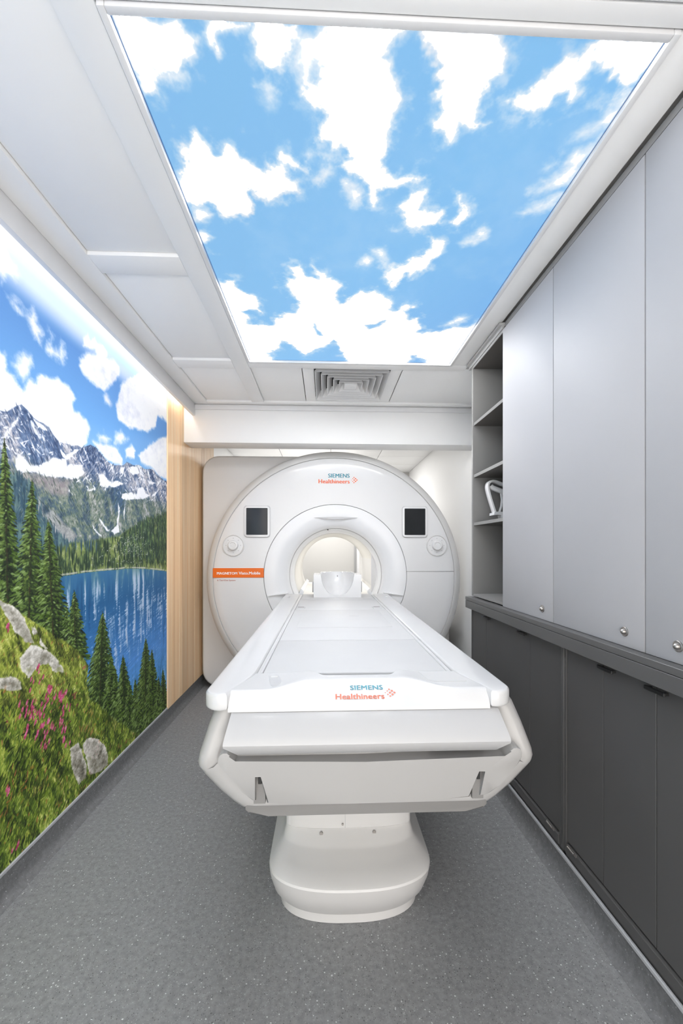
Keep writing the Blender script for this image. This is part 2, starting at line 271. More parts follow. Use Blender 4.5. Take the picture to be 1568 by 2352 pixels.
    for yt, zt, yb, zb, hw in sorted(tr, key=lambda q: -q[3]):
        zb2 = zb - .10
        m0 = (np.abs(U - yt) < hw * 1.6 + .02) & (V < zt + .01) & (V > zb2)
        ii, jj = np.where(m0)
        if not len(ii): continue
        a0, a1, b0, b1 = ii.min(), ii.max() + 1, jj.min(), jj.max() + 1
        u, v = U[a0:a1, b0:b1], V[a0:a1, b0:b1]
        k = np.clip((zt - v) / (zt - zb), 0, 1.25)
        xc = yt + (yb - yt) * k
        du = u - xc
        nn = f1[a0:a1, b0:b1]; n2 = f2[a0:a1, b0:b1]; n3 = f3[a0:a1, b0:b1]
        tiers = 15 + 14 * (zt - zb)
        ph = rr.random() * 6
        side = np.where(du > 0, .37, 0)
        saw = ((k ** .85) * tiers + side + ph - np.abs(du) / hw * .9 + .35 * nn) % 1.0   # boughs droop outwards
        wid = hw * (k ** .82) * (1.0 + .22 * n2 + .18 * nn) * (.66 + .46 * saw) + .0025
        m = sm(wid - np.abs(du), -.002, .003) * (1 - sm(k, 1.05, 1.2))
        lit = np.clip(.24 + .75 * (1 - saw) * (.35 + .9 * np.abs(du) / (hw * k + .006)) * (.6 + .5 * n2) - .15 * (du > 0) + .30 * n3 + .15 * nn, 0, 1)
        hz = .25 if hw < .05 else 0
        col = ramp(lit, (0, (20, 30, 20)), (.25, (44, 62, 32)), (.5, (84, 106, 48)), (.75, (134, 152, 70)), (1, (186, 194, 112)))
        col = col * (1 - hz) + np.array([70, 100, 90]) / 255 * hz
        sub = img[a0:a1, b0:b1]
        sub += (col - sub) * m[..., None]
        tk = sm(.004 * (.4 + k) - np.abs(du), -.001, .001) * sm(.2 + n2, .0, .3) * (k < 1)
        sub += (np.array([52, 44, 34]) / 255 - sub) * (tk * .8)[..., None]
    for yt, zt, yb, zb, hw in sorted(tr, key=lambda q: -q[3]):       # boughs: dark ones first, sunlit tips over them
        n_ = int(900 * (zt - zb) * (hw / .1) ** .5)
        for q in range(n_):
            k = rr.random() ** .75 * 1.1; side = rr.choice((-1, 1)); f = rr.random() ** .6
            lim = hw * k ** .82 * 1.12
            y = yt + (yb - yt) * k + side * f * lim; z = zt + (zb - zt) * k - .12 * f * lim + rr.normal(0, .004)
            ang = -side * rr.uniform(.15, .6) + (PI if side < 0 else 0)
            dark = q < n_ * .4
            if dark: col = np.array((26, 38, 24)) + rr.normal(0, 8)
            else: col = np.array((94, 120, 54)) + rr.normal(0, 1) * 24 + (24 if side < 0 else -8)
            stroke(img, Y0, Z0, res, y, z, (.016 + .030 * f) * (.5 + .5 * k) * (hw / .1) ** .3, .0045 + .004 * k, ang, np.clip(col, 12, 235), .85)
    # the flowering slope in front
    hd = sdf(polys(MUR_HILL)[0], U + .012 * w, V + .012 * w2)
    hill = sm(hd + .008 * f2, -.004, .005)
    bl = Noise(U * .92 + V * .38, V * .92 - U * .38, 61)
    near = sm(1.0 - V - .18 * (U - 1.5), .1, .5)                    # bushier towards the viewer
    blade = bl.fbm(.022, .075, 4, .66); leaf = bl.fbm(.012, .030, 4, .7)
    tt = np.clip(.50 + .12 * f3 + .50 * (blade * (1 - .4 * near) + .9 * leaf * (.5 + .5 * near)) * 1.5 + .2 * big, 0, 1)
    grass = ramp(tt, (0, (44, 50, 26)), (.25, (86, 98, 42)), (.5, (136, 152, 58)), (.75, (184, 192, 90)), (1, (228, 230, 160)))
    bush = ramp(tt, (0, (28, 38, 24)), (.28, (60, 86, 36)), (.52, (108, 140, 54)), (.78, (158, 182, 80)), (1, (216, 222, 148)))
    img += (grass + (bush - grass) * (near * .75 * sm(big + f1, -.5, .3))[..., None] - img) * hill[..., None]
    over(img, (150, 116, 92), .35 * sm(N.fbm(.12, .1, 4) + .3 * blade, .2, .5) * hill * near)
    for q in range(26000):                                          # grass blades above, leafy heather below
        y = rs.uniform(.5, 3.0); z = rs.uniform(.115, 1.16)
        if at_(hill, y, z) < .6: continue
        nr = at_(near, y, z); v = .8 * at_(blade, y, z) + .5 * at_(big, y, z) + .9 * at_(f1, y, z) - .12 * nr + rs.normal(0, .42)
        pal = ((30, 40, 22), (66, 88, 34), (120, 144, 52), (176, 190, 84), (224, 226, 150)) if nr > .4 else ((62, 66, 36), (104, 114, 50), (150, 162, 70), (196, 200, 104), (232, 232, 170))
        c_ = np.array(pal[int(np.clip(2.2 + 1.7 * v, 0, 4))]) + rs.normal(0, 9)
        if rs.random() < .03: c_ = np.array((176, 112, 70))
        stroke(img, Y0, Z0, res, y, z, rs.uniform(.012, .022) * (1 + .9 * nr), rs.uniform(.003, .005) * (1 + .5 * nr), rs.normal(1.05, .4), np.clip(c_, 0, 255), .85)
    for p in polys(MUR_ROCKS):
        dd = sdf(p, U + .014 * w, V + .014 * w2, .06)
        m = sm(dd + .006 * f2, -.003, .004)
        hgt = (V - p[:, 1].min()) / (np.ptp(p[:, 1]) + 1e-6)
        cs = np.random.default_rng(int(abs(p[0, 0]) * 1000)); cen = np.stack([cs.uniform(p[:, 0].min(), p[:, 0].max(), 9), cs.uniform(p[:, 1].min(), p[:, 1].max(), 9)], 1); lum = cs.uniform(-.22, .22, 9)
        facet = np.zeros(U.shape, np.float32); best = np.full(U.shape, 9, np.float32)
        for (cy_, cz_), lm in zip(cen, lum):
            e_ = np.hypot(U + .03 * w - cy_, (V + .03 * w2 - cz_) * .8); facet = np.where(e_ < best, lm, facet); best = np.minimum(best, e_)
        tt = np.clip(.42 + .40 * hgt + facet + .25 * f1 + .40 * f2 + .12 * f3 + .2 * sm(dd, .03, 0), 0, 1)
        img += (ramp(tt, (0, (72, 70, 62)), (.4, (138, 134, 120)), (.7, (188, 184, 174)), (1, (238, 235, 228))) - img) * m[..., None]
        over(img, (116, 122, 60), m * .5 * sm(f1 - .6 * hgt, .0, .5))
    # heather: little upright pink spikes
    fl = np.array([[float(a) for a in q.split(',')] for q in MUR_FLOWERS.split()]) / 1000
    for y, z in fl:
        for _ in range(3):
            yy, zz = y + rr.normal(0, .022), z + rr.normal(0, .014)
            s = .009 * (.7 + .6 * rr.random())
            m0 = (np.abs(U - yy) < .05) & (np.abs(V - zz) < .05)
            ii, jj = np.where(m0)
            if not len(ii): continue
            sl = np.s_[ii.min():ii.max() + 1, jj.min():jj.max() + 1]
            e = 1 - ((U[sl] - yy - .3 * (V[sl] - zz)) / (s * .8)) ** 2 - ((V[sl] - zz) / (s * 1.6)) ** 2 + .7 * f2[sl]
            c = ramp(np.clip(.5 + .6 * f3[sl] + .3 * f2[sl], 0, 1), (0, (150, 40, 80)), (.5, (206, 84, 132)), (1, (236, 150, 190)))
            img[sl] += (c - img[sl]) * (sm(e, .1, .6) * .9)[..., None]
    for s in (61, 62):
        fz = Noise(U, V, s).one(.012, .02)
        over(img, (182, 72, 96) if s == 61 else (190, 110, 60), .55 * sm(fz + .3 * f2, .86, .97) * hill * sm(N.fbm(.3, .2, 3), .05, .4) * sm(.95 - V, 0, .1))
    return np.clip(img, 0, 1)
# ---------------------------------------------------------------- materials
def new_mat(name):
    m = bpy.data.materials.new(name); m.use_nodes = True
    nt = m.node_tree
    return m, nt, nt.nodes['Principled BSDF']

def plain(name, col, rough=0.45, metal=0.0, spec=0.5, vary=0.03, scale=6.0, bump=0.0, bscale=300.0, coat=0.0):
    """solid colour with a little procedural mottling and, where asked, a fine grain"""
    m, nt, b = new_mat(name)
    n = nt.nodes.new('ShaderNodeTexNoise'); n.inputs['Scale'].default_value = scale; n.inputs['Detail'].default_value = 3
    tc = nt.nodes.new('ShaderNodeTexCoord'); nt.links.new(tc.outputs['Object'], n.inputs['Vector'])
    rp = nt.nodes.new('ShaderNodeValToRGB')
    rp.color_ramp.elements[0].position = 0.3; rp.color_ramp.elements[1].position = 0.7
    rp.color_ramp.elements[0].color = tuple(max(0, c * (1 - vary)) for c in col) + (1,)
    rp.color_ramp.elements[1].color = tuple(min(1, c * (1 + vary)) for c in col) + (1,)
    nt.links.new(n.outputs['Fac'], rp.inputs['Fac']); nt.links.new(rp.outputs['Color'], b.inputs['Base Color'])
    b.inputs['Roughness'].default_value = rough; b.inputs['Metallic'].default_value = metal
    b.inputs['Specular IOR Level'].default_value = spec
    b.inputs['Coat Weight'].default_value = coat; b.inputs['Coat Roughness'].default_value = 0.06
    if bump:
        n2 = nt.nodes.new('ShaderNodeTexNoise'); n2.inputs['Scale'].default_value = bscale
        nt.links.new(tc.outputs['Object'], n2.inputs['Vector'])
        bp = nt.nodes.new('ShaderNodeBump'); bp.inputs['Strength'].default_value = bump; bp.inputs['Distance'].default_value = 0.001
        nt.links.new(n2.outputs['Fac'], bp.inputs['Height']); nt.links.new(bp.outputs['Normal'], b.inputs['Normal'])
    return m

def vinyl(name, base, rough=0.45, fleck=1.0):
    """safety flooring: mottled grey with pale and dark flecks and a fine embossed swirl"""
    m, nt, b = new_mat(name)
    N = nt.nodes.new; Lk = nt.links.new
    tc = N('ShaderNodeTexCoord')
    n = N('ShaderNodeTexNoise'); n.inputs['Scale'].default_value = 55; n.inputs['Detail'].default_value = 4; n.inputs['Roughness'].default_value = 0.7
    Lk(tc.outputs['Object'], n.inputs['Vector'])
    rp = N('ShaderNodeValToRGB')
    rp.color_ramp.elements[0].position = 0.33; rp.color_ramp.elements[1].position = 0.68
    rp.color_ramp.elements[0].color = tuple(c * 0.78 for c in base) + (1,); rp.color_ramp.elements[1].color = tuple(c * 1.2 for c in base) + (1,)
    Lk(n.outputs['Fac'], rp.inputs['Fac'])
    last = rp.outputs['Color']
    wob = N('ShaderNodeTexNoise'); wob.inputs['Scale'].default_value = 90; Lk(tc.outputs['Object'], wob.inputs['Vector'])
    addv = N('ShaderNodeMixRGB'); addv.blend_type = 'ADD'; addv.inputs[0].default_value = 0.006
    Lk(tc.outputs['Object'], addv.inputs[1]); Lk(wob.outputs['Color'], addv.inputs[2])
    for scale, keep, rad, col in ((95, 0.80, 0.24, (0.72, 0.73, 0.74)), (120, 0.80, 0.22, (0.05, 0.05, 0.055)), (210, 0.72, 0.26, (0.50, 0.51, 0.52)), (190, 0.74, 0.30, (0.10, 0.10, 0.105))):
        v = N('ShaderNodeTexVoronoi'); v.inputs['Scale'].default_value = scale; Lk(addv.outputs[0], v.inputs['Vector'])
        sep = N('ShaderNodeSeparateColor'); Lk(v.outputs['Color'], sep.inputs[0])
        pick = N('ShaderNodeMath'); pick.operation = 'GREATER_THAN'; pick.inputs[1].default_value = keep; Lk(sep.outputs[0], pick.inputs[0])
        near = N('ShaderNodeMapRange'); near.inputs[1].default_value = rad; near.inputs[2].default_value = rad * 0.6; near.inputs[3].default_value = 0; near.inputs[4].default_value = 0.85 * fleck
        Lk(v.outputs['Distance'], near.inputs[0])
        mul = N('ShaderNodeMath'); mul.operation = 'MULTIPLY'; Lk(pick.outputs[0], mul.inputs[0]); Lk(near.outputs[0], mul.inputs[1])
        mx = N('ShaderNodeMixRGB'); Lk(mul.outputs[0], mx.inputs[0]); Lk(last, mx.inputs[1]); mx.inputs[2].default_value = col + (1,)
        last = mx.outputs[0]
    Lk(last, b.inputs['Base Color'])
    b.inputs['Roughness'].default_value = rough
    sw = N('ShaderNodeTexNoise'); sw.inputs['Scale'].default_value = 60; sw.inputs['Detail'].default_value = 2; sw.inputs['Distortion'].default_value = 2.5
    Lk(tc.outputs['Object'], sw.inputs['Vector'])
    wv = N('ShaderNodeMath'); wv.operation = 'PINGPONG'; wv.inputs[1].default_value = 0.06; Lk(sw.outputs['Fac'], wv.inputs[0])
    bp = N('ShaderNodeBump'); bp.inputs['Strength'].default_value = 0.35; bp.inputs['Distance'].default_value = 0.01
    Lk(wv.outputs[0], bp.inputs['Height']); Lk(bp.outputs['Normal'], b.inputs['Normal'])
    return m

def wood(name):
    m, nt, b = new_mat(name)
    N = nt.nodes.new; Lk = nt.links.new
    tc = N('ShaderNodeTexCoord'); oi = N('ShaderNodeObjectInfo')
    mp = N('ShaderNodeMapping'); mp.inputs['Scale'].default_value = (1, 13, 0.35); Lk(tc.outputs['Object'], mp.inputs['Vector'])
    off = N('ShaderNodeVectorMath'); off.operation = 'ADD'; Lk(mp.outputs[0], off.inputs[0])
    sc_ = N('ShaderNodeVectorMath'); sc_.operation = 'SCALE'; sc_.inputs[0].default_value = (3, 7, 11); Lk(oi.outputs['Random'], sc_.inputs['Scale']); Lk(sc_.outputs[0], off.inputs[1])
    n = N('ShaderNodeTexNoise'); n.inputs['Scale'].default_value = 1.6; n.inputs['Detail'].default_value = 5; n.inputs['Distortion'].default_value = 0.4
    Lk(off.outputs[0], n.inputs['Vector'])
    rp = N('ShaderNodeValToRGB'); e = rp.color_ramp.elements
    e[0].position = 0.28; e[0].color = (0.80, 0.49, 0.25, 1); e[1].position = 0.72; e[1].color = (0.95, 0.74, 0.51, 1)
    k = e.new(0.5); k.color = (0.92, 0.64, 0.38, 1)
    Lk(n.outputs['Fac'], rp.inputs['Fac'])
    hs = N('ShaderNodeHueSaturation'); Lk(rp.outputs['Color'], hs.inputs['Color'])
    mr = N('ShaderNodeMapRange'); mr.inputs[3].default_value = 0.84; mr.inputs[4].default_value = 1.12; Lk(oi.outputs['Random'], mr.inputs[0]); Lk(mr.outputs[0], hs.inputs['Value'])
    Lk(hs.outputs[0], b.inputs['Base Color']); b.inputs['Roughness'].default_value = 0.5
    return m

def print_image(name, arr):
    h, w = arr.shape[:2]
    im = bpy.data.images.new(name, w, h)
    a = np.ones((h, w, 4), np.float32); a[..., :3] = arr
    im.pixels.foreach_set(a.ravel()); im.update(); im.pack()
    return im

def print_mat(name, im, rough=0.4):
    m, nt, b = new_mat(name)
    t = nt.nodes.new('ShaderNodeTexImage'); t.image = im; t.extension = 'EXTEND'
    uv = nt.nodes.new('ShaderNodeTexCoord'); nt.links.new(uv.outputs['UV'], t.inputs['Vector'])
    nt.links.new(t.outputs['Color'], b.inputs['Base Color']); b.inputs['Roughness'].default_value = rough; b.inputs['Specular IOR Level'].default_value = 0.25
    return m, nt, b, t

def backlit_mat(name, im):
    """translucent print over lamps: clouds let far more light through than the blue ink"""
    m, nt, b, t = print_mat(name, im, 0.45)
    sep = nt.nodes.new('ShaderNodeSeparateColor'); nt.links.new(t.outputs['Color'], sep.inputs[0])
    mr = nt.nodes.new('ShaderNodeMapRange'); mr.inputs[1].default_value = 0.72; mr.inputs[2].default_value = 0.985
    mr.inputs[3].default_value = 0.0; mr.inputs[4].default_value = 1.0
    pw = nt.nodes.new('ShaderNodeMath'); pw.operation = 'POWER'; pw.inputs[1].default_value = 5.0
    nt.links.new(sep.outputs[0], mr.inputs[0]); nt.links.new(mr.outputs[0], pw.inputs[0])
    mr = nt.nodes.new('ShaderNodeMapRange'); nt.links.new(pw.outputs[0], mr.inputs[0])
    mr.inputs[3].default_value = SKY_BLUE_STRENGTH; mr.inputs[4].default_value = SKY_CLOUD_STRENGTH
    nt.links.new(t.outputs['Color'], b.inputs['Emission Color']); nt.links.new(mr.outputs[0], b.inputs['Emission Strength'])
    dk = nt.nodes.new('ShaderNodeMixRGB'); dk.blend_type = 'MULTIPLY'; dk.inputs[0].default_value = 1; dk.inputs[2].default_value = (0.12, 0.12, 0.12, 1)
    nt.links.new(t.outputs['Color'], dk.inputs[1]); nt.links.new(dk.outputs[0], b.inputs['Base Color'])
    return m

W_WALL = plain('white_wall_panel', (0.88, 0.88, 0.875), 0.45, vary=0.015, scale=2)
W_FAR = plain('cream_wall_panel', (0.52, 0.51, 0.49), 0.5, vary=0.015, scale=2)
W_CEIL = plain('white_ceiling_panel', (0.93, 0.93, 0.925), 0.55, vary=0.015, scale=2)
W_TRIM = plain('white_trim', (0.78, 0.78, 0.785), 0.4, vary=0.02)
PLASTIC = plain('white_plastic', (0.74, 0.74, 0.745), 0.24, vary=0.012, scale=3, coat=0.25)
TABLE_W = plain('white_couch_plastic', (0.62, 0.62, 0.625), 0.26, vary=0.012, scale=3, coat=0.2)
LIP = plain('darkened_couch_plastic', (0.46, 0.46, 0.465), 0.3, vary=0.012, scale=3, coat=0.15)  # couch white darkened in colour to offset strong light on the lip
SHELL = plain('warm_grey_shell', (0.40, 0.394, 0.388), 0.35, vary=0.015, scale=3)
PLASTIC_W = plain('warm_white_plastic', (0.66, 0.65, 0.64), 0.35, vary=0.015, scale=3)
COVER_G = plain('pale_grey_cover', (0.66, 0.655, 0.65), 0.4, vary=0.015, scale=3)
RING = plain('cool_white_plastic', (0.80, 0.805, 0.82), 0.3, vary=0.012, scale=3)
BORE = plain('cream_bore_liner', (0.72, 0.705, 0.67), 0.5, vary=0.015)
UNDER = plain('shaded_underside', (0.20, 0.195, 0.19), 0.5, vary=0.03)  # shade under the couch is put into this grey
SEAM = plain('seam_grey', (0.16, 0.14, 0.135), 0.6)
PAD = plain('white_pad', (0.55, 0.55, 0.555), 0.5, vary=0.015, bump=0.12, bscale=700)
DARK = plain('dark_gap', (0.025, 0.023, 0.022), 0.7)
DOOR_L = plain('pale_grey_laminate', (0.41, 0.41, 0.425), 0.58, spec=0.4, vary=0.015, scale=3, bump=0.06, bscale=500)
DOOR_D = plain('charcoal_laminate', (0.080, 0.079, 0.078), 0.42, vary=0.04, scale=3, bump=0.05, bscale=500)
COUNTER = plain('dark_grey_worktop', (0.10, 0.099, 0.098), 0.4, vary=0.04)
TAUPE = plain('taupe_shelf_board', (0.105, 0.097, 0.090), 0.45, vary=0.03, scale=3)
TAUPE_E = plain('grey_shelf_edge', (0.22, 0.216, 0.21), 0.4, vary=0.02)
TRACK = plain('satin_track', (0.46, 0.46, 0.455), 0.4, vary=0.02)
RAILG = plain('grey_rail', (0.34, 0.34, 0.34), 0.35, vary=0.02)
METAL = plain('brushed_metal', (0.40, 0.38, 0.36), 0.38, metal=1.0, vary=0.05, scale=40)
BLACK = plain('black_plastic', (0.015, 0.015, 0.015), 0.4)
GLASS = plain('dark_display_glass', (0.022, 0.024, 0.026), 0.12, vary=0.1)
TEAL = plain('teal_print', (0.02, 0.24, 0.32), 0.4)
ORANGE_T = plain('orange_print', (0.82, 0.13, 0.035), 0.4)
ORANGE = plain('orange_plate', (0.82, 0.15, 0.0), 0.35, vary=0.02)
CORAL = plain('pale_orange_print', (0.70, 0.17, 0.09), 0.4)
WHITE_T = plain('white_print', (0.9, 0.9, 0.9), 0.4)
RED_T = plain('brown_red_print', (0.42, 0.10, 0.05), 0.4)
GREYMARK = plain('grey_mark', (0.52, 0.52, 0.53), 0.4)
FLOOR = vinyl('speckled_grey_vinyl', (0.245, 0.249, 0.256))
COVE_V = vinyl('grey_vinyl_skirting', (0.15, 0.153, 0.158), 0.45, 0.45)
CAPS = plain('pale_grey_cap_strip', (0.42, 0.43, 0.45), 0.35)
WOOD = wood('pale_beech')
# ---------------------------------------------------------------- helpers
ORG = {}
def tag(o, label=None, cat=None, group=None, kind=None):
    if label: o['label'] = label
    if cat: o['category'] = cat
    if group: o['group'] = group
    if kind: o['kind'] = kind
    return o

def thing(name, loc, label, cat, group=None):
    o = bpy.data.objects.new(name, None); C.objects.link(o); o.location = loc; o.empty_display_size = 0.1
    ORG[o] = Vector(loc)
    return tag(o, label, cat, group)

def obj(name, bm, mat, parent=None, smooth=35, label=None, origin=None):
    bmesh.ops.recalc_face_normals(bm, faces=bm.faces[:])
    org = ORG[parent] if parent else Vector(origin or (0, 0, 0))
    if org.length: bmesh.ops.translate(bm, verts=bm.verts[:], vec=-org)
    me = bpy.data.meshes.new(name); bm.to_mesh(me); bm.free()
    if smooth is not None:
        me.shade_smooth(); me.set_sharp_from_angle(angle=R(smooth))
    me.materials.append(mat)
    o = bpy.data.objects.new(name, me); C.objects.link(o)
    if parent: o.parent = parent
    else: o.location = org
    ORG[o] = org
    if label: o['label'] = label
    return o

def struct(name, bm, mat, parent=None, smooth=35, label=None):
    o = obj(name, bm, mat, parent, smooth, label)
    if not parent: o['kind'] = 'structure'
    return o

def B(): return bmesh.new()

def bx(bm, x0, x1, y0, y1, z0, z1, bev=0.0, seg=2, tilt=None):
    r = bmesh.ops.create_cube(bm, size=1.0)
    vs = r['verts']
    for v in vs:
        v.co = Vector(((x0 + x1) / 2 + v.co.x * (x1 - x0), (y0 + y1) / 2 + v.co.y * (y1 - y0), (z0 + z1) / 2 + v.co.z * (z1 - z0)))
    if bev:
        es = list({e for v in vs for e in v.link_edges})
        bmesh.ops.bevel(bm, geom=es, offset=bev, segments=seg, profile=0.5, affect='EDGES')
    return bm

def box(*a, **k): return bx(B(), *a, **k)

def prism(bm, pts, axis, a, b, bev=0.0, seg=2):
    """polygon (two coordinates in the order of the axes left over) extruded from a to b; bev rounds the rim at a"""
    def P(p, t):
        return {'X': (t, p[0], p[1]), 'Y': (p[0], t, p[1]), 'Z': (p[0], p[1], t)}[axis]
    va = [bm.verts.new(P(p, a)) for p in pts]; vb = [bm.verts.new(P(p, b)) for p in pts]
    n = len(pts)
    fa = bm.faces.new(va); bm.faces.new(vb[::-1])
    for i in range(n): bm.faces.new((va[i], va[(i + 1) % n], vb[(i + 1) % n], vb[i]))
    if bev: bmesh.ops.bevel(bm, geom=list(fa.edges), offset=bev, segments=seg, profile=0.5, affect='EDGES')
    return bm

def loft(bm, loops, close_u=True, cap0=True, cap1=True, cyclic=False):
    rows = [[bm.verts.new(p) for p in lp] for lp in loops]
    n = len(rows[0])
    pairs = list(zip(rows, rows[1:])) + ([(rows[-1], rows[0])] if cyclic else [])
    for a, b in pairs:
        for i in range(n if close_u else n - 1):
            j = (i + 1) % n
            try: bm.faces.new((a[i], a[j], b[j], b[i]))
            except ValueError: pass
    if cap0 and close_u and not cyclic: bm.faces.new(rows[0][::-1])
    if cap1 and close_u and not cyclic: bm.faces.new(rows[-1])
    return bm

def lathe_y(bm, prof, n=144, cyclic=False, cap0=False, cap1=False):
    """rings (radius, y, centre x, centre z) about an axis that runs along Y"""
    loops = [[(cx + r * math.cos(2 * PI * k / n), y, cz + r * math.sin(2 * PI * k / n)) for k in range(n)] for r, y, cx, cz in prof]
    return loft(bm, loops, True, cap0, cap1, cyclic)

def rrect(x0, x1, z0, z1, r, n=8):
    out = []
    for cx, cz, a0 in ((x1 - r, z1 - r, 0), (x0 + r, z1 - r, 90), (x0 + r, z0 + r, 180), (x1 - r, z0 + r, 270)):
        for k in range(n + 1):
            a = R(a0 + 90 * k / n); out.append((cx + r * math.cos(a), cz + r * math.sin(a)))
    return out

def ray_outline(poly, cx, cz, n):
    out = []
    m = len(poly)
    for k in range(n):
        a = 2 * PI * k / n; dx, dz = math.cos(a), math.sin(a); best = None
        for i in range(m):
            ax, az = poly[i][0] - cx, poly[i][1] - cz; ex, ez = poly[(i + 1) % m][0] - poly[i][0], poly[(i + 1) % m][1] - poly[i][1]
            den = dx * ez - dz * ex
            if abs(den) < 1e-12: continue
            t = (ax * ez - az * ex) / den; u = (ax * dz - az * dx) / den
            if t > 0 and -1e-9 <= u <= 1 + 1e-9: best = t if best is None else max(best, t)
        out.append((cx + dx * best, cz + dz * best))
    return out

def cut(bm, co, no):
    """keep the side the normal points to"""
    bmesh.ops.bisect_plane(bm, geom=bm.verts[:] + bm.edges[:] + bm.faces[:], plane_co=co, plane_no=no, clear_inner=True)
    return bm

def tube(bm, pts, r, n=10, flat=None):
    """round bar through points"""
    pts = [Vector(p) for p in pts]; loops = []
    for i, p in enumerate(pts):
        d = (pts[min(i + 1, len(pts) - 1)] - pts[max(i - 1, 0)]).normalized()
        u = Vector((0, 1, 0)); u = (u - d * u.dot(d)).normalized() if abs(d.y) < .95 else Vector((1, 0, 0))
        w = d.cross(u)
        loops.append([p + r * (math.cos(2 * PI * k / n) * u + math.sin(2 * PI * k / n) * w) for k in range(n)])
    return loft(bm, loops)

def disc(bm, c, r, h, axis='Y', n=24, dome=0.0):
    loops = []
    rings = [(r, 0), (r, h * .8), (r * .93, h)] if not dome else [(r, 0)] + [(r * math.cos(a), dome * math.sin(a)) for a in (0.3, 0.7, 1.1, 1.4)]
    for rr, t in rings:
        lp = []
        for k in range(n):
            a = 2 * PI * k / n; p, q = rr * math.cos(a), rr * math.sin(a)
            lp.append({'Y': (c[0] + p, c[1] - t, c[2] + q), 'X': (c[0] - t, c[1] + p, c[2] + q), 'Z': (c[0] + p, c[1] + q, c[2] + t)}[axis])
        loops.append(lp)
    return loft(bm, loops)

def lettering(text, mat, parent, M, width, bold=0.0, name='lettering', label=None):
    """text as a thin mesh, left end at M's origin, scaled to the given width; returns the object"""
    cu = bpy.data.curves.new(name, 'FONT'); cu.body = text; cu.size = 1; cu.resolution_u = 3; cu.space_character = 1 + bold
    t = bpy.data.objects.new(name, cu); C.objects.link(t)
    dg = bpy.context.evaluated_depsgraph_get(); me = bpy.data.meshes.new_from_object(t.evaluated_get(dg))
    bpy.data.objects.remove(t); bpy.data.curves.remove(cu)
    bm = B(); bm.from_mesh(me); bpy.data.meshes.remove(me)
    if bold:                                       # a heavier stroke: the same outline twice more, a hair to the side
        src = bm.verts[:] + bm.edges[:] + bm.faces[:]
        for k in (1, 2):
            d = bmesh.ops.duplicate(bm, geom=src)
            for g in d['geom']:
                if isinstance(g, bmesh.types.BMVert): g.co.x += bold * k; g.co.y += (.3 * bold if k == 1 else 0); g.co.z += .0004 * k
    xs = [v.co.x for v in bm.verts]; x0 = min(xs); s = width / (max(xs) - x0)
    for v in bm.verts: v.co = M @ Vector(((v.co.x - x0) * s, v.co.y * s, v.co.z * s))
    return obj(name, bm, mat, parent, None, label)

def dots(mat, parent, M, s, name='logo_dots'):
    bm = B()
    for x, y, r in ((45, 0, 7), (58, 13, 6.5), (45, 26, 7), (32, 13, 6.5), (30, -12, 5.5), (30, 38, 5.5), (18, 0, 4.5), (18, 26, 4.5), (5, 13, 3)):
        vs = [bm.verts.new(M @ Vector(((x + r * math.cos(2 * PI * k / 14)) * s, (13 - y + r * math.sin(2 * PI * k / 14)) * s, 0))) for k in range(14)]
        bm.faces.new(vs)
    return obj(name, bm, mat, parent, None)

FRONT = Matrix.Rotation(R(90), 4, 'X')          # writing that faces the room's entrance
def at(x, y, z, rot=FRONT): return Matrix.Translation((x, y, z)) @ rot
# ---------------------------------------------------------------- the room
XL, XR, YB, YF, ZC, ZT = -1.19, 1.31, -1.40, 6.30, 2.50, 2.515
struct('floor', box(XL - .1, XR + .1, YB - .1, YF + .1, -.06, 0), FLOOR)
wl = struct('wall_left', box(XL - .1, XL, YB - .1, YF + .1, 0, 2.6), W_WALL)
struct('wall_right', box(XR, XR + .1, YB - .1, YF + .1, 0, 2.6), W_WALL)
struct('wall_back', box(XL, XR, YB - .1, YB, 0, 2.6), W_WALL)
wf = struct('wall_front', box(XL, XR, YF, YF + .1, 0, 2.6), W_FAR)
struct('trim_1', box(.44, .475, YF - .03, YF, 0, 2.42, bev=.004), RAILG, wf)            # post on the far wall, seen through the bore
struct('trim_1', box(.475, .545, YF - .015, YF, 0, 2.42, bev=.003), W_TRIM, wf)

# ceiling: a slab with lower battens that leave shallow panelled recesses
ce = struct('ceiling', box(XL, XR, YB, YF, ZT + .05, ZT + .12), W_CEIL)
def cp(name, x0, x1, y0, y1, z0=ZC, z1=ZT + .0495, mat=W_CEIL, bev=.003): return obj(name, box(x0, x1, y0, y1, z0, z1, bev=bev, seg=2), mat, ce)
cp('batten', -1.085, -.975, YB, 3.40)                    # along the soffit
cp('batten', -.605, -.508, YB, 3.33)                     # between the side recesses and the sky panel
cp('batten', -.975, -.605, 1.687, 1.80); cp('batten', -.975, -.605, 2.605, 2.72)
cp('batten', -.975, -.605, .56, .67)
cp('batten', -.508, .935, .862, .902); cp('batten', -.508, .935, 2.618, 2.70)
cp('batten', .828, .935, .902, 2.618); cp('batten', -.975, XR, 3.335, 3.40)
for y0, y1 in ((YB, .557), (.673, 1.684), (1.803, 2.602), (2.723, 3.33)): cp('panel', -.972, -.608, y0, y1, ZT, ZT + .012, bev=.0015)
cp('panel', -.505, .205, YB, .857, ZC - .002); cp('panel', .212, XR, YB, .857, ZC - .002)
cp('panel', -.505, -.165, 2.703, 3.332, ZT, ZT + .012, bev=.0015); cp('panel', .525, XR, 2.703, 3.332, ZT, ZT + .012, bev=.0015); cp('panel', -.16, -.082, 2.703, 3.332, ZT + .001, ZT + .012); cp('panel', .442, .52, 2.703, 3.332, ZT + .001, ZT + .012); cp('panel', -.082, .442, 3.234, 3.332, ZT + .001, ZT + .012)
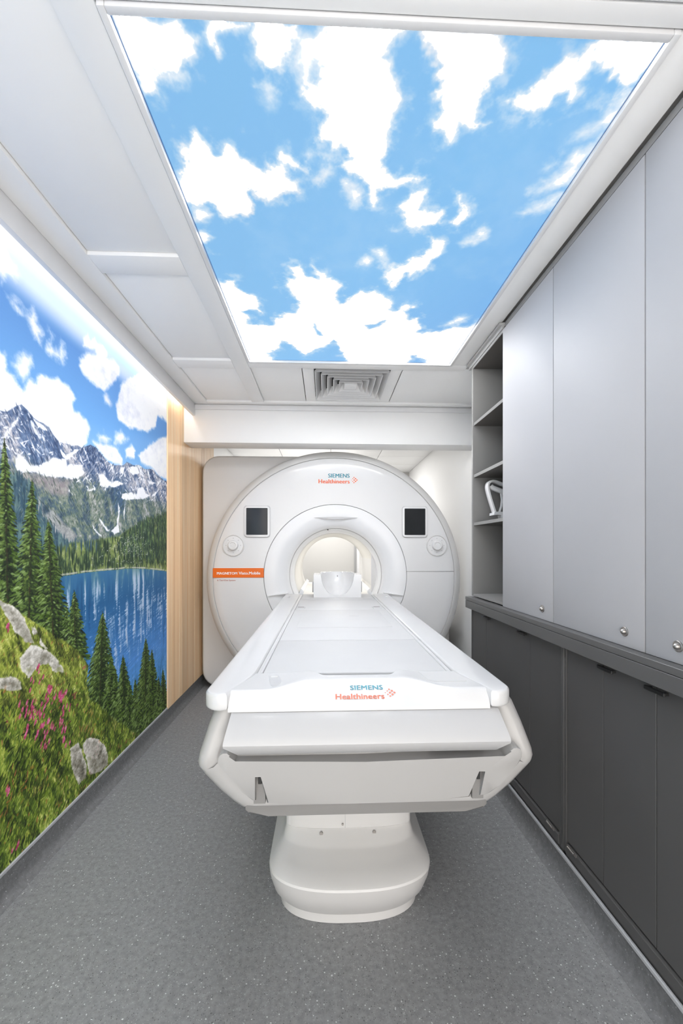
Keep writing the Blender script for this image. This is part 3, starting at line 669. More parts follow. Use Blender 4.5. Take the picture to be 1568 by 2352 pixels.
for i in range(4):                                       # tiles over the scanner
    for j in range(5):
        cp('tile', XL + .003 + i * .625, XL + .622 + i * .625, 3.603 + j * .54, 4.137 + j * .54, ZC, ZT)

# bulkhead across the room and the soffit that hides the LED strip
struct('trim_2', box(XL, XR, 3.40, 3.60, 2.183, ZT + .05, bev=.003), W_WALL)
struct('trim_3', box(-1.085, XR, 3.388, 3.40, ZC - .045, ZC - .006, bev=.003), W_TRIM)
struct('trim_4', box(-1.110, -1.085, YB, 3.40, 2.405, ZC + .012, bev=.002), W_TRIM)

# planks of the timber lining (left wall, beyond the mural)
rnd = random.Random(4)
y = 3.062
while y < 4.20:
    wd = rnd.choice((.075, .095, .12, .06)); 
    obj('plank', box(XL, XL + .012 + rnd.random() * .0015, y, y + wd - .0012, .10, ZC - .0, bev=.0008, seg=1), WOOD, wl)
    y += wd

# coved skirting
def skirting(name, x, sgn, y0, y1, top):
    bm = B(); r = .034
    pts = [(x, 0), (x, top), (x + sgn * .006, top), (x + sgn * .006, r + .012)]
    for k in range(1, 7):
        a = R(90 * k / 6); pts.append((x + sgn * (.006 + r * (1 - math.cos(a))), .012 * (1 - k / 6) + r * (1 - math.sin(a)) + .001))
    pts.append((x + sgn * (.006 + r), 0))
    prism(bm, [(p[0], p[1]) for p in pts], 'Y', y0, y1)
    o = struct(name, bm, COVE_V, smooth=60)
    obj('cap_strip', box(min(x, x + sgn * .010), max(x, x + sgn * .010), y0, y1, top, top + .014, bev=.002, seg=1), CAPS, o, label='pale grey cap strip along the top of the skirting')
    return o
skirting('baseboard_left', XL, 1, YB, YF, .100)

# print on the wall and the backlit print in the ceiling
def flat_print(name, corners, back, mat, parent=None):
    """front quad with its uv square, and the board's edges"""
    bm = B(); uvl = bm.loops.layers.uv.new('UVMap')
    f = [bm.verts.new(c) for c in corners]; b = [bm.verts.new(Vector(c) + Vector(back)) for c in corners]
    fs = [bm.faces.new(f)]
    for i in range(4): fs.append(bm.faces.new((f[i], b[i], b[(i + 1) % 4], f[(i + 1) % 4])))
    fs.append(bm.faces.new(b[::-1]))
    q = {v: uv for v, uv in zip(f + b, [(0, 0), (1, 0), (1, 1), (0, 1)] * 2)}
    for face in fs:
        for lp in face.loops: lp[uvl].uv = q[lp.vert]
    return obj(name, bm, mat, parent, None)

MY0, MY1, MZ0, MZ1 = -.20, 3.060, .114, 2.462
mural = flat_print('wall_mural', [(XL + .004, MY0, MZ0), (XL + .004, MY1, MZ0), (XL + .004, MY1, MZ1), (XL + .004, MY0, MZ1)], (-.004, 0, 0),
                   print_mat('mural_print', print_image('mural_print', paint_mural(MY0, MY1, MZ0, MZ1, .0021)), .6)[0])
tag(mural, 'floor to ceiling photo mural of a mountain lake, firs and pink flowers', 'mural')

SX0, SX1, SY0, SY1, SZ = -.487, .808, .923, 2.598, ZC + .006
sky = thing('ceiling_light_panel', (.16, 1.76, SZ), 'large backlit ceiling panel printed with blue sky and white clouds', 'ceiling light')
flat_print('backlit_print', [(SX0, SY0, SZ), (SX1, SY0, SZ), (SX1, SY1, SZ), (SX0, SY1, SZ)], (0, 0, .008),
           backlit_mat('backlit_sky_print', print_image('sky_print', paint_sky(SX0, SX1, SY0, SY1, .0016))), sky)
fz0, fz1 = ZC - .008, ZT + .035
for a in ((SX0 - .018, SX0, SY0 - .018, SY1 + .018), (SX1, SX1 + .018, SY0 - .018, SY1 + .018), (SX0, SX1, SY0 - .018, SY0), (SX0, SX1, SY1, SY1 + .018)):
    obj('frame_bar', box(*a, fz0, fz1, bev=.003, seg=2), W_TRIM, sky)

# ceiling air diffuser: nested flared louvres round a small plate
vent = thing('air_diffuser', (.18, 2.972, ZT), 'square white stepped ceiling air vent between sky panel and bulkhead', 'vent')
vx, vy = .18, 2.972
obj('housing', box(vx - .262, vx + .262, vy - .262, vy + .262, ZT + .040, ZT + .046), DARK, vent, label='dark inside of the vent')
def sq(a, z): return [(vx - a, vy - a, z), (vx + a, vy - a, z), (vx + a, vy + a, z), (vx - a, vy + a, z)]
for k in range(5):
    a = .256 - .0425 * k
    zb, zt = ZC - .010, ZT + .036
    obj('louvre', loft(B(), [sq(a, zb), sq(a - .004, zb - .001), sq(a - .036, zt - .002), sq(a - .032, zt), sq(a, zb + .004)], cap0=False, cap1=False, cyclic=False), W_TRIM, vent, 20)
obj('centre_plate', box(vx - .046, vx + .046, vy - .046, vy + .046, ZC - .011, ZC + .006, bev=.003), W_TRIM, vent)
# ---------------------------------------------------------------- cupboards along the right wall
XF = .935
uc = thing('wall_cupboard', (1.12, 1.1, .998), 'tall pale grey wall cupboard with flat doors and an open shelf bay', 'cupboard')
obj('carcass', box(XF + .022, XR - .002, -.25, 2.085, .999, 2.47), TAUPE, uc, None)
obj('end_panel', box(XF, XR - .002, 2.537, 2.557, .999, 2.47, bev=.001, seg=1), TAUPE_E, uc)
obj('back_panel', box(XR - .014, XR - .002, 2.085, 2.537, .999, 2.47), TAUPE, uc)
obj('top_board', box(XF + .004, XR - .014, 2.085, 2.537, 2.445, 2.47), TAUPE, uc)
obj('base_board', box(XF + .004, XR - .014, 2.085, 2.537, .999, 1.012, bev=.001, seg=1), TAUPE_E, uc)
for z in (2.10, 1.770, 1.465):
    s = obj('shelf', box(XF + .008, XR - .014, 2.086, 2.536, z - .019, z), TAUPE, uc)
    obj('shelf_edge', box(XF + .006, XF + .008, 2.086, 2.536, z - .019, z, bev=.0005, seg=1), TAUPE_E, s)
obj('header_rail', box(XF + .012, XR - .002, -.25, 2.557, 2.474, ZC - .001), RAILG, uc)
obj('door_track', prism(B(), [(XF - .018, 2.481), (XF - .018, 2.494), (XF + .012, 2.497), (XF + .012, 2.462), (XF - .004, 2.462), (XF - .004, 2.481)], 'Y', 2.10, 2.60), TRACK, uc)
obj('track_lip', box(XF + .002, XF + .010, 2.10, 2.556, 2.447, 2.461, bev=.001, seg=1), RAILG, uc)
ky = {0: (1.708, 1.0405), 1: (1.228, 1.0405), 2: (.905, 1.0405)}
for i, (y0, y1) in enumerate(((1.6290, 2.102), (1.1505, 1.6250), (.6725, 1.1465), (.1945, .6685), (-.25, .1905))):
    d = obj('door', box(XF, XF + .020, y0, y1, .9935, 2.458, bev=.0016, seg=2), DOOR_L, uc)
    if i < 4:
        kx, kz = (1.708, 1.228, 1.036, .34)[i], 1.0405
        bm = B(); disc(bm, (XF, kx, kz), .0150, .004, 'X', 28); disc(bm, (XF - .004, kx, kz), .0090, .011, 'X', 24, dome=.010)
        obj('knob', bm, METAL, d, label='round brushed metal knob')

ct = thing('worktop', (1.10, 1.1, .922), 'dark grey ledge with deep front edge between the two cupboards', 'worktop')
obj('top_slab', box(.900, XR - .002, -.25, 2.575, .971, .9925, bev=.0015, seg=1), COUNTER, ct)
obj('fascia', box(.9005, .925, -.25, 2.575, .922, .9695, bev=.0012, seg=1), COUNTER, ct)

def base_unit(label, y0, y1, doors, pulls, hinges):
    u = thing('base_cupboard', (1.12, (y0 + y1) / 2, 0), label, 'cupboard')
    obj('carcass', box(XF + .024, XR - .002, y0 + .002, y1 - .002, .002, .9205), DOOR_D, u, None)
    obj('plinth', box(XF + .004, XF + .024, y0 + .002, y1 - .002, .002, .150), DOOR_D, u)
    obj('bottom_rail', box(XF - .006, XF + .012, y0 + .012, y1 - .012, .118, .156, bev=.002, seg=1), DOOR_D, u)
    for a, b in ((y0 + .001, y0 + .012), (y1 - .012, y1 - .001)):
        obj('stile', box(XF - .002, XF + .024, a, b, .118, .9205, bev=.001, seg=1), DOOR_D, u)
    for k, (a, b) in enumerate(doors):
        d = obj('door', box(XF + .002, XF + .020, a + .0012, b - .0012, .164, .9195, bev=.001, seg=1), DOOR_D, u)
        if pulls[k] is not None:
            bm = B(); p = pulls[k]
            bx(bm, XF - .016, XF - .009, p - .036, p + .036, .894, .906, bev=.002, seg=1)
            for s in (-.028, .028): bx(bm, XF - .010, XF + .004, p + s - .004, p + s + .004, .896, .904)
            obj('pull_handle', bm, BLACK, d, label='black bar pull handle')
    for hy in hinges:
        bm = B(); bx(bm, XF - .010, XF - .004, hy - .028, hy + .028, .150, .163, bev=.001, seg=1); tube(bm, [(XF - .012, hy - .02, .158), (XF - .012, hy + .02, .158)], .004, 8)
        obj('hinge', bm, METAL, u, label='small silver hinge')
    return u
base_unit('charcoal base cupboard under the open shelf bay, beyond the dividing post', 1.568, 2.557, ((2.323, 2.545), (1.819, 2.323), (1.580, 1.819)), (2.295, 1.878, None), (1.635,))
base_unit('charcoal base cupboard on this side of the dividing post, nearest the entrance', .36, 1.546, ((1.329, 1.534), (1.110, 1.329), (.74, 1.110), (.372, .74)), (None, 1.302, 1.10, None), (1.490, ))
dp = obj('dividing_post', box(XF - .004, XF + .024, 1.547, 1.567, .118, .9205, bev=.002), DOOR_D)
tag(dp, 'narrow charcoal post between the two base cupboards', 'post')
# skirting stands in front of the base cupboards
skirting('baseboard_right', XF + .002, -1, YB, 2.560, .088)
# ---------------------------------------------------------------- scanner
DX, DZ = .083, 1.028                       # centre of the round front
BX, BZ = .091, 1.062                       # centre of the bore
YFC = 3.62
mri = thing('mri_scanner', (BX, 4.3, 0), 'large white tunnel scanner with round glossy front and orange name plate', 'scanner')

def ring(rs, name, mat, split=None, smooth=40, label=None, n=180):
    bm = lathe_y(B(), rs, n)
    cut(bm, (0, 0, .003), (0, 0, 1))
    if split: cut(bm, (0, 0, split[0]), (0, 0, split[1]))
    return obj(name, bm, mat, mri, smooth, label)

# square housing of the magnet behind the round front
NA = 240
def hl(r, y, m): return [(p[0], y, p[1]) for p in ray_outline(rrect(-1.150 + m, .45 - m, .012 + m, 2.166 - m, .15 - m), .0, 1.05, NA)]
def hc(r, y): return [(BX + r * math.cos(2 * PI * k / NA), y, BZ + r * math.sin(2 * PI * k / NA)) for k in range(NA)]
obj('magnet_housing', loft(B(), [hc(.80, 3.80), hl(0, 3.80, .022), hl(0, 3.802, .014), hl(0, 3.808, .006), hl(0, 3.82, 0), hl(0, 5.03, 0), hl(0, 5.06, .03), hc(.386, 5.06)], cap0=False, cap1=False), COVER_G, mri, 40)
obj('side_pedestal', box(.455, 1.225, 3.95, 4.9, .003, .70, bev=.02), COVER_G, mri)
# round cover
ring([(1.083, YFC + .012, DX, DZ), (1.088, YFC + .003, DX, DZ), (1.098, YFC + .004, DX, DZ), (1.132, YFC + .024, DX, DZ), (1.150, YFC + .045, DX, DZ), (1.157, YFC + .07, DX, DZ), (1.157, YFC + .14, DX, DZ), (1.130, YFC + .16, DX, DZ), (1.06, YFC + .20, DX, DZ)], 'front_bezel', plain('grey_bezel', (0.62, 0.615, 0.605), 0.3, vary=0.012), label='grey rounded rim of the scanner front')
SEAMZ = 1.092
RC = (.088, 1.054)
face = [(.643, YFC + .02, *RC), (.643, YFC + .004, *RC), (.646, YFC + .001, *RC), (.75, YFC - .002, RC[0], 1.05), (.90, YFC - .003, DX + .003, 1.043), (1.02, YFC - .001, DX, DZ), (1.077, YFC + .003, DX, DZ), (1.081, YFC + .006, DX, DZ), (1.081, YFC + .02, DX, DZ)]
ring(face, 'upper_cover', PLASTIC, (SEAMZ + .0015, 1))
ring(face, 'lower_cover', PLASTIC, (SEAMZ - .0015, -1))
ring([(.60, YFC + .022, *RC), (1.105, YFC + .022, DX, DZ)], 'seam_backing', SEAM)
ring([(.640, YFC + .02, *RC), (.640, YFC + .005, *RC), (.637, YFC + .002, *RC), (.60, YFC + .002, *RC), (.55, YFC + .006, .088, 1.057), (.50, YFC + .018, .089, 1.059), (.46, YFC + .040, .09, 1.06), (.435, YFC + .062, BX, BZ), (.424, YFC + .085, BX, BZ), (.422, YFC + .10, BX, BZ)], 'funnel_ring', RING)
ring([(.4205, YFC + .09, BX, BZ), (.418, YFC + .098, BX, BZ), (.402, YFC + .12, BX, BZ), (.390, YFC + .15, BX, BZ), (.384, YFC + .19, BX, BZ)], 'bore_lip', plain('grey_bore_lip', (0.82, 0.825, 0.835), 0.35, vary=0.012), label='grey lip of the tunnel mouth')
ring([(.3835, YFC + .188, BX, BZ), (.382, 4.4, BX, BZ), (.382, 5.03, BX, BZ), (.392, 5.055, BX, BZ), (.395, 5.062, BX, BZ)], 'bore_tube', BORE, label='cream lining of the tunnel')
for s in (-1, 1):                                                   # rails and floor inside the tunnel
    obj('bore_rail', prism(B(), [(BX + s * .345, .865), (BX + s * .325, .925), (BX + s * .300, .905), (BX + s * .300, .84)], 'Y', YFC + .17, 5.0), RING, mri, 20)
obj('bore_bridge', box(BX - .30, BX + .30, YFC + .06, 5.0, .85, .884), BORE, mri)
# crescent grip over the tunnel
bm = B(); gx, gz, gw = .089, 1.578, .195
up = [(gx + gw * t, gz + .004 * (1 - t * t)) for t in [k / 12 - 1 for k in range(25)]]
dn = [(gx + gw * t, gz - .016 * (1 - t * t) ** 1.6) for t in [1 - k / 12 for k in range(1, 24)]]
prism(bm, up + dn, 'Y', YFC - .003, YFC + .01)
obj('grip_recess', bm, GREYMARK, mri, 20, 'thin grey crescent grip above the tunnel')
obj('sensor', disc(B(), (.018, YFC + .088, 1.472), .006, .006), BLACK, mri, label='tiny dark sensor on the tunnel lip')
for s in (-1, 1):                                                   # wing brackets beside the table
    bm = B()
    prism(bm, [(BX + s * .43, .896), (BX + s * .43, .906), (BX + s * .47, .903), (BX + s * .60, .880), (BX + s * .60, .877), (BX + s * .47, .893)], 'Y', YFC - .012, YFC + .03)
    obj('wing_bracket', bm, RING, mri, 20)
# displays and dials
for cx in (-.610, .801):
    obj('display_groove_shade', prism(B(), rrect(cx - .1165, cx + .1165, 1.541 - .1415, 1.541 + .1415, .025, 5), 'Y', YFC - .0045, YFC + .01), GREYMARK, mri, 20)  # grey outline stands in for the groove's shadow round the frame
    f = obj('display_frame', prism(B(), rrect(cx - .112, cx + .112, 1.541 - .137, 1.541 + .137, .022, 5), 'Y', YFC - .016, YFC + .01, bev=.007, seg=3), PLASTIC, mri)
    prism_b = B(); prism(prism_b, rrect(cx - .094, cx + .094, 1.541 - .119, 1.541 + .119, .006, 3), 'Y', YFC - .0175, YFC - .012)
    obj('display', prism_b, GLASS, f, 20, 'dark switched off display')
for cx in (-.820, 1.003):
    cz = 1.328
    g = obj('dial_rim', lathe_y(B(), [(.098, YFC + .002, cx, cz), (.096, YFC - .010, cx, cz), (.090, YFC - .012, cx, cz), (.086, YFC - .006, cx, cz), (.084, YFC - .0045, cx, cz)], 48), COVER_G, mri, 50)
    obj('dial_plate', disc(B(), (cx, YFC - .002, cz), .086, .004, n=48), PLASTIC, g)
    obj('dial_knob', lathe_y(B(), [(.046, YFC - .004, cx, cz), (.043, YFC - .030, cx, cz), (.038, YFC - .036, cx, cz), (.028, YFC - .037, cx, cz), (.024, YFC - .032, cx, cz)], 40, cap1=True), PLASTIC, g, 40)
    bm = B()
    for a in range(0, 360, 45):
        px, pz = cx + .064 * math.cos(R(a)), cz + .064 * math.sin(R(a))
        bm.faces.new([bm.verts.new((px + .005 * math.cos(R(t)), YFC - .0064, pz + .005 * math.sin(R(t)))) for t in range(0, 360, 45)])
    obj('dial_marks', bm, GREYMARK, g, None)['kind'] = 'stuff'
# name plate and writing
npz = 1.084
pl = obj('name_plate', box(-1.000, -.553, YFC - .006, YFC + .01, npz - .0425, npz + .0425, bev=.002, seg=1), ORANGE, mri, label='orange name plate')
lettering('MAGNETOM', WHITE_T, pl, at(-.964, YFC - .0068, npz - .014), .179, .03)
lettering('Viato.Mobile', WHITE_T, pl, at(-.772, YFC - .0068, npz - .014), .190, .025)
lettering('A Tim+Dot System', RED_T, mri, at(-.964, YFC - .0036, 1.012), .163, .01)
lettering('SIEMENS', TEAL, mri, at(.020, YFC - .0050, 1.936), .194, .035)
lettering('Healthineers', ORANGE_T, mri, at(-.066, YFC - .0050, 1.884), .280, .03)
dots(ORANGE_T, mri, at(.224, YFC - .0052, 1.915), .00094)
# ---------------------------------------------------------------- patient table
TX = .097
tb = thing('patient_table', (TX, 1.6, 0), 'white scanner couch on a rounded pedestal in front of the tunnel', 'table')

# pedestal
def plan(a, yf, b, z, yb=2.25, n=28, ex=2.5, cx=.086):
    pts = []
    for k in range(n + 1):
        t = PI * k / n; c, s = math.cos(t), math.sin(t)
        pts.append((cx + a * math.copysign(abs(c) ** (2 / ex), c), yf + b * (1 - abs(s) ** (2 / ex)), z))
    pts += [(cx - a, yb - .1, z), (cx - a + .08, yb, z), (cx + a - .08, yb, z), (cx + a, yb - .1, z)]
    return pts
obj('foot_skirt', loft(B(), [plan(.256, 1.398, .15, .001), plan(.256, 1.396, .15, .034), plan(.252, 1.400, .15, .038), plan(.235, 1.42, .15, .039)]), PLASTIC_W, tb, 40)
obj('foot_cover', loft(B(), [plan(.246, 1.405, .15, .041), plan(.262, 1.382, .155, .045), plan(.276, 1.345, .16, .09), plan(.285, 1.312, .165, .15), plan(.287, 1.296, .165, .192), plan(.285, 1.298, .165, .199), plan(.280, 1.305, .16, .203),
     plan(.262, 1.36, .14, .215), plan(.248, 1.435, .10, .226), plan(.244, 1.447, .09, .231), plan(.238, 1.485, .06, .255), plan(.236, 1.52, .05, .285), plan(.232, 1.54, .05, .29)]), PLASTIC_W, tb, 32)
obj('column_sleeve', loft(B(), [plan(.228, 1.500, .05, .262, 2.1, ex=3.2), plan(.232, 1.494, .05, .264, 2.1, ex=3.2), plan(.236, 1.490, .05, .27, 2.1, ex=3.2), plan(.236, 1.490, .05, .58, 2.1, ex=3.2)]), PLASTIC_W, tb, 40)
obj('sleeve_seam', box(.0705, .0725, 1.4885, 1.492, .268, .40), GREYMARK, tb)
for x, z in ((-.017, .2535), (.178, .2535), (.062, .283)):
    obj('screw', disc(B(), (x, 1.4885 if z > .27 else 1.485, z), .0065 if z < .27 else .004, .004, n=16), METAL, tb)

# shell of the couch: side covers with a keel
HX = .118
half = [(.372, .868), (.418, .866), (.434, .855), (.452, .80), (.470, .735), (.474, .715), (.472, .70), (.458, .672), (.42, .622), (.38, .580), (.358, .562), (.34, .557), (0, .556)]
def shell(y, k, dz, wide=1.0):
    pts = []
    for x, z in half: pts.append((HX + x * wide - math.copysign(k, x) * (x > .3), y, z + (dz if z < .7 else 0)))
    for x, z in half[-2::-1]: pts.append((HX - x * wide + k, y, z + (dz if z < .7 else 0)))
    for i, (x, yy, z) in enumerate(pts): pts[i] = (x, yy + (.22 * max(0, .72 - z) + .42 * max(0, z - .745) if y < 1.5 else 0), z)
    return pts
obj('shell', loft(B(), [shell(1.122, .055, .05), shell(1.108, .034, .032), shell(1.111, .016, .014), shell(1.124, .005, .004), shell(1.152, 0, 0), shell(1.6, 0, 0, .985), shell(3.50, -.012, 0, .985)]), SHELL, tb, 50)
obj('keel', prism(B(), [(HX - .345, .63), (HX - .345, .566), (HX - .335, .556), (HX - .28, .548), (HX + .28, .548), (HX + .335, .556), (HX + .345, .566), (HX + .345, .63)], 'Y', 1.141, 3.3, bev=.006), UNDER, tb, 30, label='underside of the couch with shade put into its grey')

# upper front lip
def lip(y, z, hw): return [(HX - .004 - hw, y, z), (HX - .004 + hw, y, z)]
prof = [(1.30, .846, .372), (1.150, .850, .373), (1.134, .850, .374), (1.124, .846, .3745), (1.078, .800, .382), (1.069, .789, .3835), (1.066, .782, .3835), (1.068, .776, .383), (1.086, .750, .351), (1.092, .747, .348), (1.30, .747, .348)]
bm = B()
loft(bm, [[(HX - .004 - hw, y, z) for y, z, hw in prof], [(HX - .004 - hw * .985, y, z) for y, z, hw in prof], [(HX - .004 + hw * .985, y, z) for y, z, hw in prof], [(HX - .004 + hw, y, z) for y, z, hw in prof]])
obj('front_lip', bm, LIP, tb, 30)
obj('gap_shade', box(HX - .33, HX + .33, 1.140, 1.16, .722, .752), DARK, tb, label='black strip for the shade under the front lip')  # black strip set in for the shade of the gap

# lower front panel with ears and two notches
fp = [(-.290, .728), (-.288, .740), (-.282, .751), (-.273, .757), (-.262, .757), (-.254, .749), (-.244, .728), (.108, .722), (.493, .728), (.503, .748), (.512, .756), (.522, .757), (.532, .752), (.538, .740), (.539, .727), (.535, .712), (.521, .684), (.504, .657), (.487, .634), (.464, .609), (.450, .602), (.432, .599), (.446, .686), (.421, .687), (.407, .596), (.302, .588), (.187, .584), (.063, .583), (-.058, .586), (-.163, .591), (-.173, .684), (-.196, .684), (-.192, .600), (-.204, .602), (-.228, .629), (-.246, .658), (-.264, .690), (-.280, .714)]
bm = B(); prism(bm, fp, 'Y', 0, .050, bev=.004, seg=2)
for v in bm.verts: v.co.y += 1.085 + .30 * (.74 - v.co.z)
obj('front_panel', bm, SHELL, tb, 30)
for x, s in ((-.184, 1), (.430, -1)):
    bm = B(); bx(bm, x - .016, x + .016, 1.128, 1.140, .592, .69)
    n = obj('notch_lining', bm, UNDER, tb)
    obj('latch', box(x + s * .004 - .005, x + s * .004 + .005, 1.112, 1.13, .655, .684, bev=.001, seg=1), BLACK, n, label='black latch in the notch')

# flat side rails
def rail(s):
    xi, xo = TX + s * .322, TX + s * .438
    bm = B()
    y0, y1, zb, zt = 1.118, 3.56, .852, .900
    r = .052
    plan_ = [(xi - s * .0, y1), (xi, 1.33), (xi + s * .006, 1.28), (xi + s * .022, 1.215), (xi + s * .040, 1.16), (xi + s * .046, 1.128), (xi + s * .047, y0 + .004)]
    for k in range(9):
        a = R(90 * k / 8); plan_.append((xo - s * r + s * r * math.sin(a), y0 + r - r * math.cos(a)))
    plan_.append((xo + s * .014, y1))
    va = [bm.verts.new((p[0], p[1], zt)) for p in plan_]; vb = [bm.verts.new((p[0], p[1], zb)) for p in plan_]
    n = len(plan_)
    top = bm.faces.new(va); bot = bm.faces.new(vb[::-1])
    for i in range(n): bm.faces.new((va[i], vb[i], vb[(i + 1) % n], va[(i + 1) % n]))
    bmesh.ops.recalc_face_normals(bm, faces=bm.faces[:])
    eo = [e for e in top.edges]
    bmesh.ops.bevel(bm, geom=eo, offset=.010, segments=3, profile=.5, affect='EDGES')
    eb = [e for e in bm.edges if all(abs(v.co.z - zb) < 1e-5 for v in e.verts)]
    bmesh.ops.bevel(bm, geom=eb, offset=.010, segments=3, profile=.5, affect='EDGES')
    return obj('side_rail', bm, TABLE_W, tb, 30)
for s in (-1, 1):
    rl = rail(s)
    obj('rail_button', box(TX + s * .405 - .009, TX + s * .405 + .009, 3.32, 3.35, .899, .9012, bev=.0005, seg=1), GREYMARK, rl, label='small grey button on the rail')
# sunk tracks between the rails and the pads
for s in (-1, 1):
    x = TX + s * .313
    obj('track', box(x - .008, x + .008, 1.33, 3.585, .862, .890), TABLE_W, tb)
    obj('track_slot', box(x - s * .004 - .0022, x - s * .004 + .0022, 1.34, 3.585, .885, .8906), GREYMARK, tb)
obj('bed_board', box(TX - .305, TX + .305, 1.29, 3.595, .862, .884), TABLE_W, tb)

def pad(y0, y1, hw, zt, name='cushion'):
    return obj(name, box(TX - hw, TX + hw, y0, y1, .884, zt, bev=.0045, seg=3), PAD, tb)
pad(1.312, 1.779, .301, .8965); pad(1.783, 2.66, .301, .8975); pad(2.664, 3.20, .299, .8965); pad(3.204, 3.595, .297, .8955)
obj('pad_inset', box(TX - .245, TX + .245, 2.06, 2.60, .8970, .8990, bev=.0015, seg=2), PAD, tb)
for x in (-.170, .349):
    so = obj('socket', box(x - .030, x + .030, 2.70, 2.79, .8955, .8985, bev=.001, seg=1), GREYMARK, tb, label='grey socket in the couch top')
    obj('socket_slot', box(x - .022, x + .022, 2.762, 2.780, .8984, .8992), SEAM, so)
for x in (-.155, .335): obj('socket', box(x - .035, x + .035, 3.23, 3.32, .8950, .8972, bev=.001, seg=1), GREYMARK, tb)
obj('pad_mark', box(.14, .20, 2.40, 2.43, .8985, .8995), GREYMARK, tb)

# front crest that carries the writing
nx, ny = 73, 30
def smo(t): t = max(0, min(1, t)); return t * t * (3 - 2 * t)
bm = B(); rows = []
CW = .367
for j in range(ny + 1):
    row = []
    for i in range(nx + 1):
        u = -1 + 2 * i / nx; x = u * CW
        yb0 = 1.262 + .046 * smo((abs(x) - .11) / .055)                   # back edge, hollowed in the middle
        f = j / ny; y = 1.124 + (yb0 - 1.124) * f
        ys = 1.245 - .085 * smo((abs(x) - .14) / .14)                     # where the flat part begins
        slope = .858 + (.9045 - .858) * (1 - (1 - min(1, (y - 1.124) / (ys - 1.124))) ** 1.35)
        flat = .9045 - .006 * smo((abs(x) - .16) / .10)
        z = min(slope, flat)
        # narrow towards the back like the rails beside it
        w = 1 - .125 * smo((y - 1.13) / .19)
        row.append(bm.verts.new((TX + x * w, y, z)))
    rows.append(row)
for j in range(ny):
    for i in range(nx): bm.faces.new((rows[j][i], rows[j][i + 1], rows[j + 1][i + 1], rows[j + 1][i]))
ed = [e for e in bm.edges if e.is_boundary]
ex = bmesh.ops.extrude_edge_only(bm, edges=ed)
for v in [g for g in ex['geom'] if isinstance(g, bmesh.types.BMVert)]: v.co.z = .848
crest = obj('crest', bm, TABLE_W, tb, 40)
sl = R(20.5)
def on_crest(x, y, z): return Matrix.Translation((x, y, z)) @ Matrix.Rotation(sl, 4, 'X')
def crest_z(y): return .858 + .0465 * (1 - (1 - min(1, (y - 1.124) / .121)) ** 1.35) + .0012
for txt, mat, x, y, wdt in (('SIEMENS', TEAL, .071, 1.181, .0975), ('Healthineers', CORAL, .0275, 1.148, .141)):
    o = lettering(txt, mat, crest, Matrix.Translation((x, y, 0)), wdt, .035)
    for v in o.data.vertices:                                            # lay the print on the curved crest
        v.co.z = crest_z(v.co.y + ORG[crest].y) - ORG[crest].z
o = dots(CORAL, crest, Matrix.Translation((.1705, 1.169, 0)), .00050)
for v in o.data.vertices: v.co.z = crest_z(v.co.y + ORG[crest].y) - ORG[crest].z
# control pocket on the left of the crest, blank lid on the right
bm = B(); prism(bm, [(-.181, 1.285), (-.147, 1.285), (-.128, 1.195), (-.135, 1.183), (-.155, 1.183), (-.163, 1.195)], 'Z', .8990, .8975)
pk = obj('control_pocket', bm, GREYMARK, crest, 20, 'pale grey control strip on the couch end')
obj('pocket_button', box(-.172, -.150, 1.262, 1.277, .8988, .9000, bev=.0005, seg=1), COVER_G, pk)
bm = B(); prism(bm, [(.300, 1.298), (.400, 1.298), (.425, 1.205), (.330, 1.205), (.312, 1.222)], 'Z', .9002, .8980)
obj('blank_lid', bm, TABLE_W, crest, 20)

# ---------------------------------------------------------------- head rest on the couch
hr = thing('head_rest', (.096, 3.40, .8955), 'white head rest with a scooped bowl at the tunnel end of the couch', 'head rest')
bm = B(); nx, ny = 48, 30; hw, dp, ht = .197, .255, .198
rows = []
for j in range(ny + 1):
    row = []; y = j / ny * dp
    for i in range(nx + 1):
        x = (-1 + 2 * i / nx) * hw
        t = math.sqrt((x / .138) ** 2 + (max(0, y - .0) / .255) ** 2)
        bowl = .012 + .188 * (1 - math.sqrt(max(0, 1 - min(1, t) ** 2.2)))
        side = .188 + .012 * smo((.150 - abs(x)) / .012)
        z = min(side, bowl) if abs(x) < .14 else side
        row.append(bm.verts.new((.096 + x, 3.335 + y, .8960 + z)))
    rows.append(row)
for j in range(ny):
    for i in range(nx): bm.faces.new((rows[j][i], rows[j][i + 1], rows[j + 1][i + 1], rows[j + 1][i]))
ed = [e for e in bm.edges if e.is_boundary]
ex = bmesh.ops.extrude_edge_only(bm, edges=ed)
nv = [g for g in ex['geom'] if isinstance(g, bmesh.types.BMVert)]
for v in nv: v.co.z = .8960
bmesh.ops.contextual_create(bm, geom=[e for e in bm.edges if e.is_boundary])
obj('bowl', bm, PLASTIC, hr, 40)
obj('centre_mark', box(.092, .098, 3.333, 3.336, 1.068, 1.080), SEAM, hr, label='small dark centre mark')
for s in (-1, 1): obj('side_tab', box(.096 + s * .203 - .008, .096 + s * .203 + .008, 3.42, 3.46, .93, 1.02, bev=.003), GREYMARK, hr)

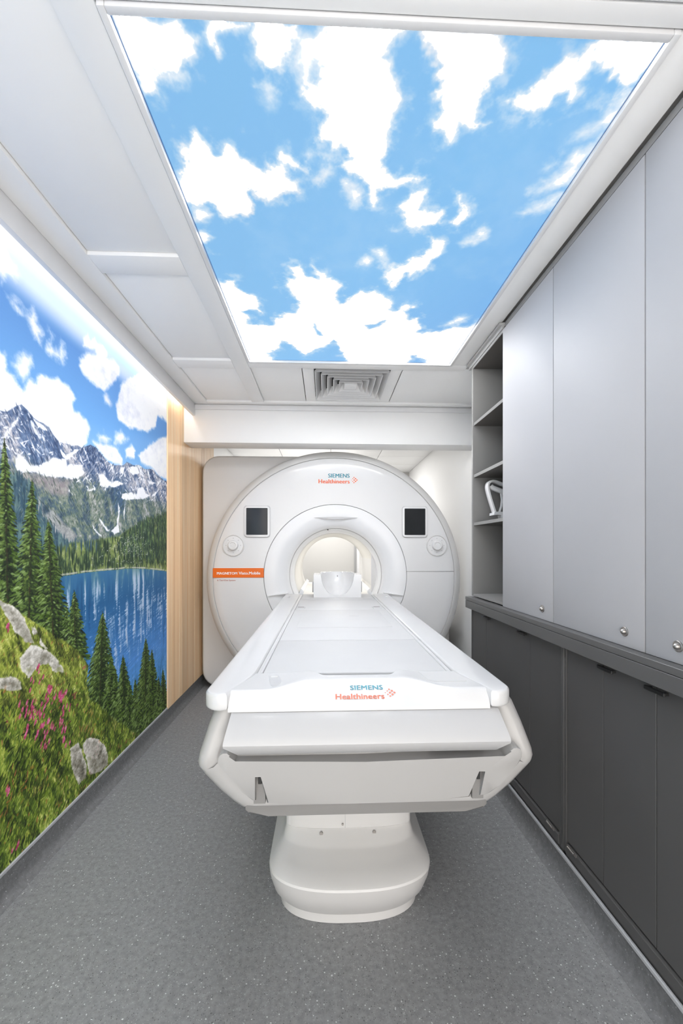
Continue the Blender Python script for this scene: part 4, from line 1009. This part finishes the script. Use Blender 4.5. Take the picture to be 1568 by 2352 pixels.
# ---------------------------------------------------------------- coil frame on the lowest shelf
cf = thing('coil_frame', (1.06, 2.40, 1.465), 'white plastic head coil frame standing on the lowest open shelf', 'coil frame')
def band(pts, w, t, y0, y1):
    """flat strip of thickness t that follows pts in the XZ plane"""
    bm = B(); L_ = []
    P_ = [Vector((p[0], p[1])) for p in pts]
    for i, p in enumerate(P_):
        d = (P_[min(i + 1, len(P_) - 1)] - P_[max(i - 1, 0)]).normalized(); nrm = Vector((-d.y, d.x)) * t / 2
        a, b = p + nrm, p - nrm
        e = .006
        L_.append([(a.x, y0 + e, a.y), (a.x, y1 - e, a.y), ((a.x + b.x) / 2 + nrm.x * .6, y1, (a.y + b.y) / 2 + nrm.y * .6), ((a.x + b.x) / 2 - nrm.x * .6, y1, (a.y + b.y) / 2 - nrm.y * .6), (b.x, y1 - e, b.y), (b.x, y0 + e, b.y), ((a.x + b.x) / 2 - nrm.x * .6, y0, (a.y + b.y) / 2 - nrm.y * .6), ((a.x + b.x) / 2 + nrm.x * .6, y0, (a.y + b.y) / 2 + nrm.y * .6)])
    return loft(bm, L_)
arch = [(1.011, 1.520), (.998, 1.560), (.985, 1.600), (.974, 1.640), (.968, 1.668), (.969, 1.688), (.977, 1.702), (.992, 1.710), (1.010, 1.710), (1.035, 1.702), (1.065, 1.690), (1.10, 1.676), (1.14, 1.655), (1.165, 1.630), (1.172, 1.60), (1.165, 1.56), (1.15, 1.520)]
def finer(pts):
    out = []
    for i in range(len(pts) - 1):
        p = [Vector(pts[max(0, min(len(pts) - 1, i + k))]) for k in (-1, 0, 1, 2)]
        for t in (0, .34, .67):
            out.append(tuple(.5 * (2 * p[1] + (p[2] - p[0]) * t + (2 * p[0] - 5 * p[1] + 4 * p[2] - p[3]) * t * t + (3 * p[1] - p[0] - 3 * p[2] + p[3]) * t ** 3)))
    return out + [pts[-1]]
arch = finer([(p[0] + .016, p[1]) for p in arch])
obj('hoop', band(arch, 0, .016, 2.405, 2.450), PLASTIC, cf, 50)
obj('inner_shield', band(finer([(1.004, 1.684), (1.016, 1.672), (1.04, 1.662), (1.08, 1.648), (1.12, 1.632), (1.15, 1.61)]), 0, .028, 2.415, 2.445), RING, cf, 50)
obj('strut', band([(1.070, 1.640), (1.076, 1.60), (1.072, 1.56), (1.060, 1.522)], 0, .010, 2.42, 2.44), RING, cf, 50)
obj('cross_bar', prism(B(), [(1.011, 1.502), (1.012, 1.518), (1.030, 1.522), (1.176, 1.522), (1.178, 1.510), (1.05, 1.502), (1.03, 1.504)], 'Y', 2.390, 2.460), PLASTIC, cf, 30)
obj('stand', loft(B(), [[(1.060, 2.375, 1.4665), (1.13, 2.375, 1.4665), (1.13, 2.445, 1.4665), (1.060, 2.445, 1.4665)], [(1.054, 2.38, 1.503), (1.125, 2.38, 1.503), (1.125, 2.44, 1.503), (1.054, 2.44, 1.503)]]), PLASTIC, cf, 30)
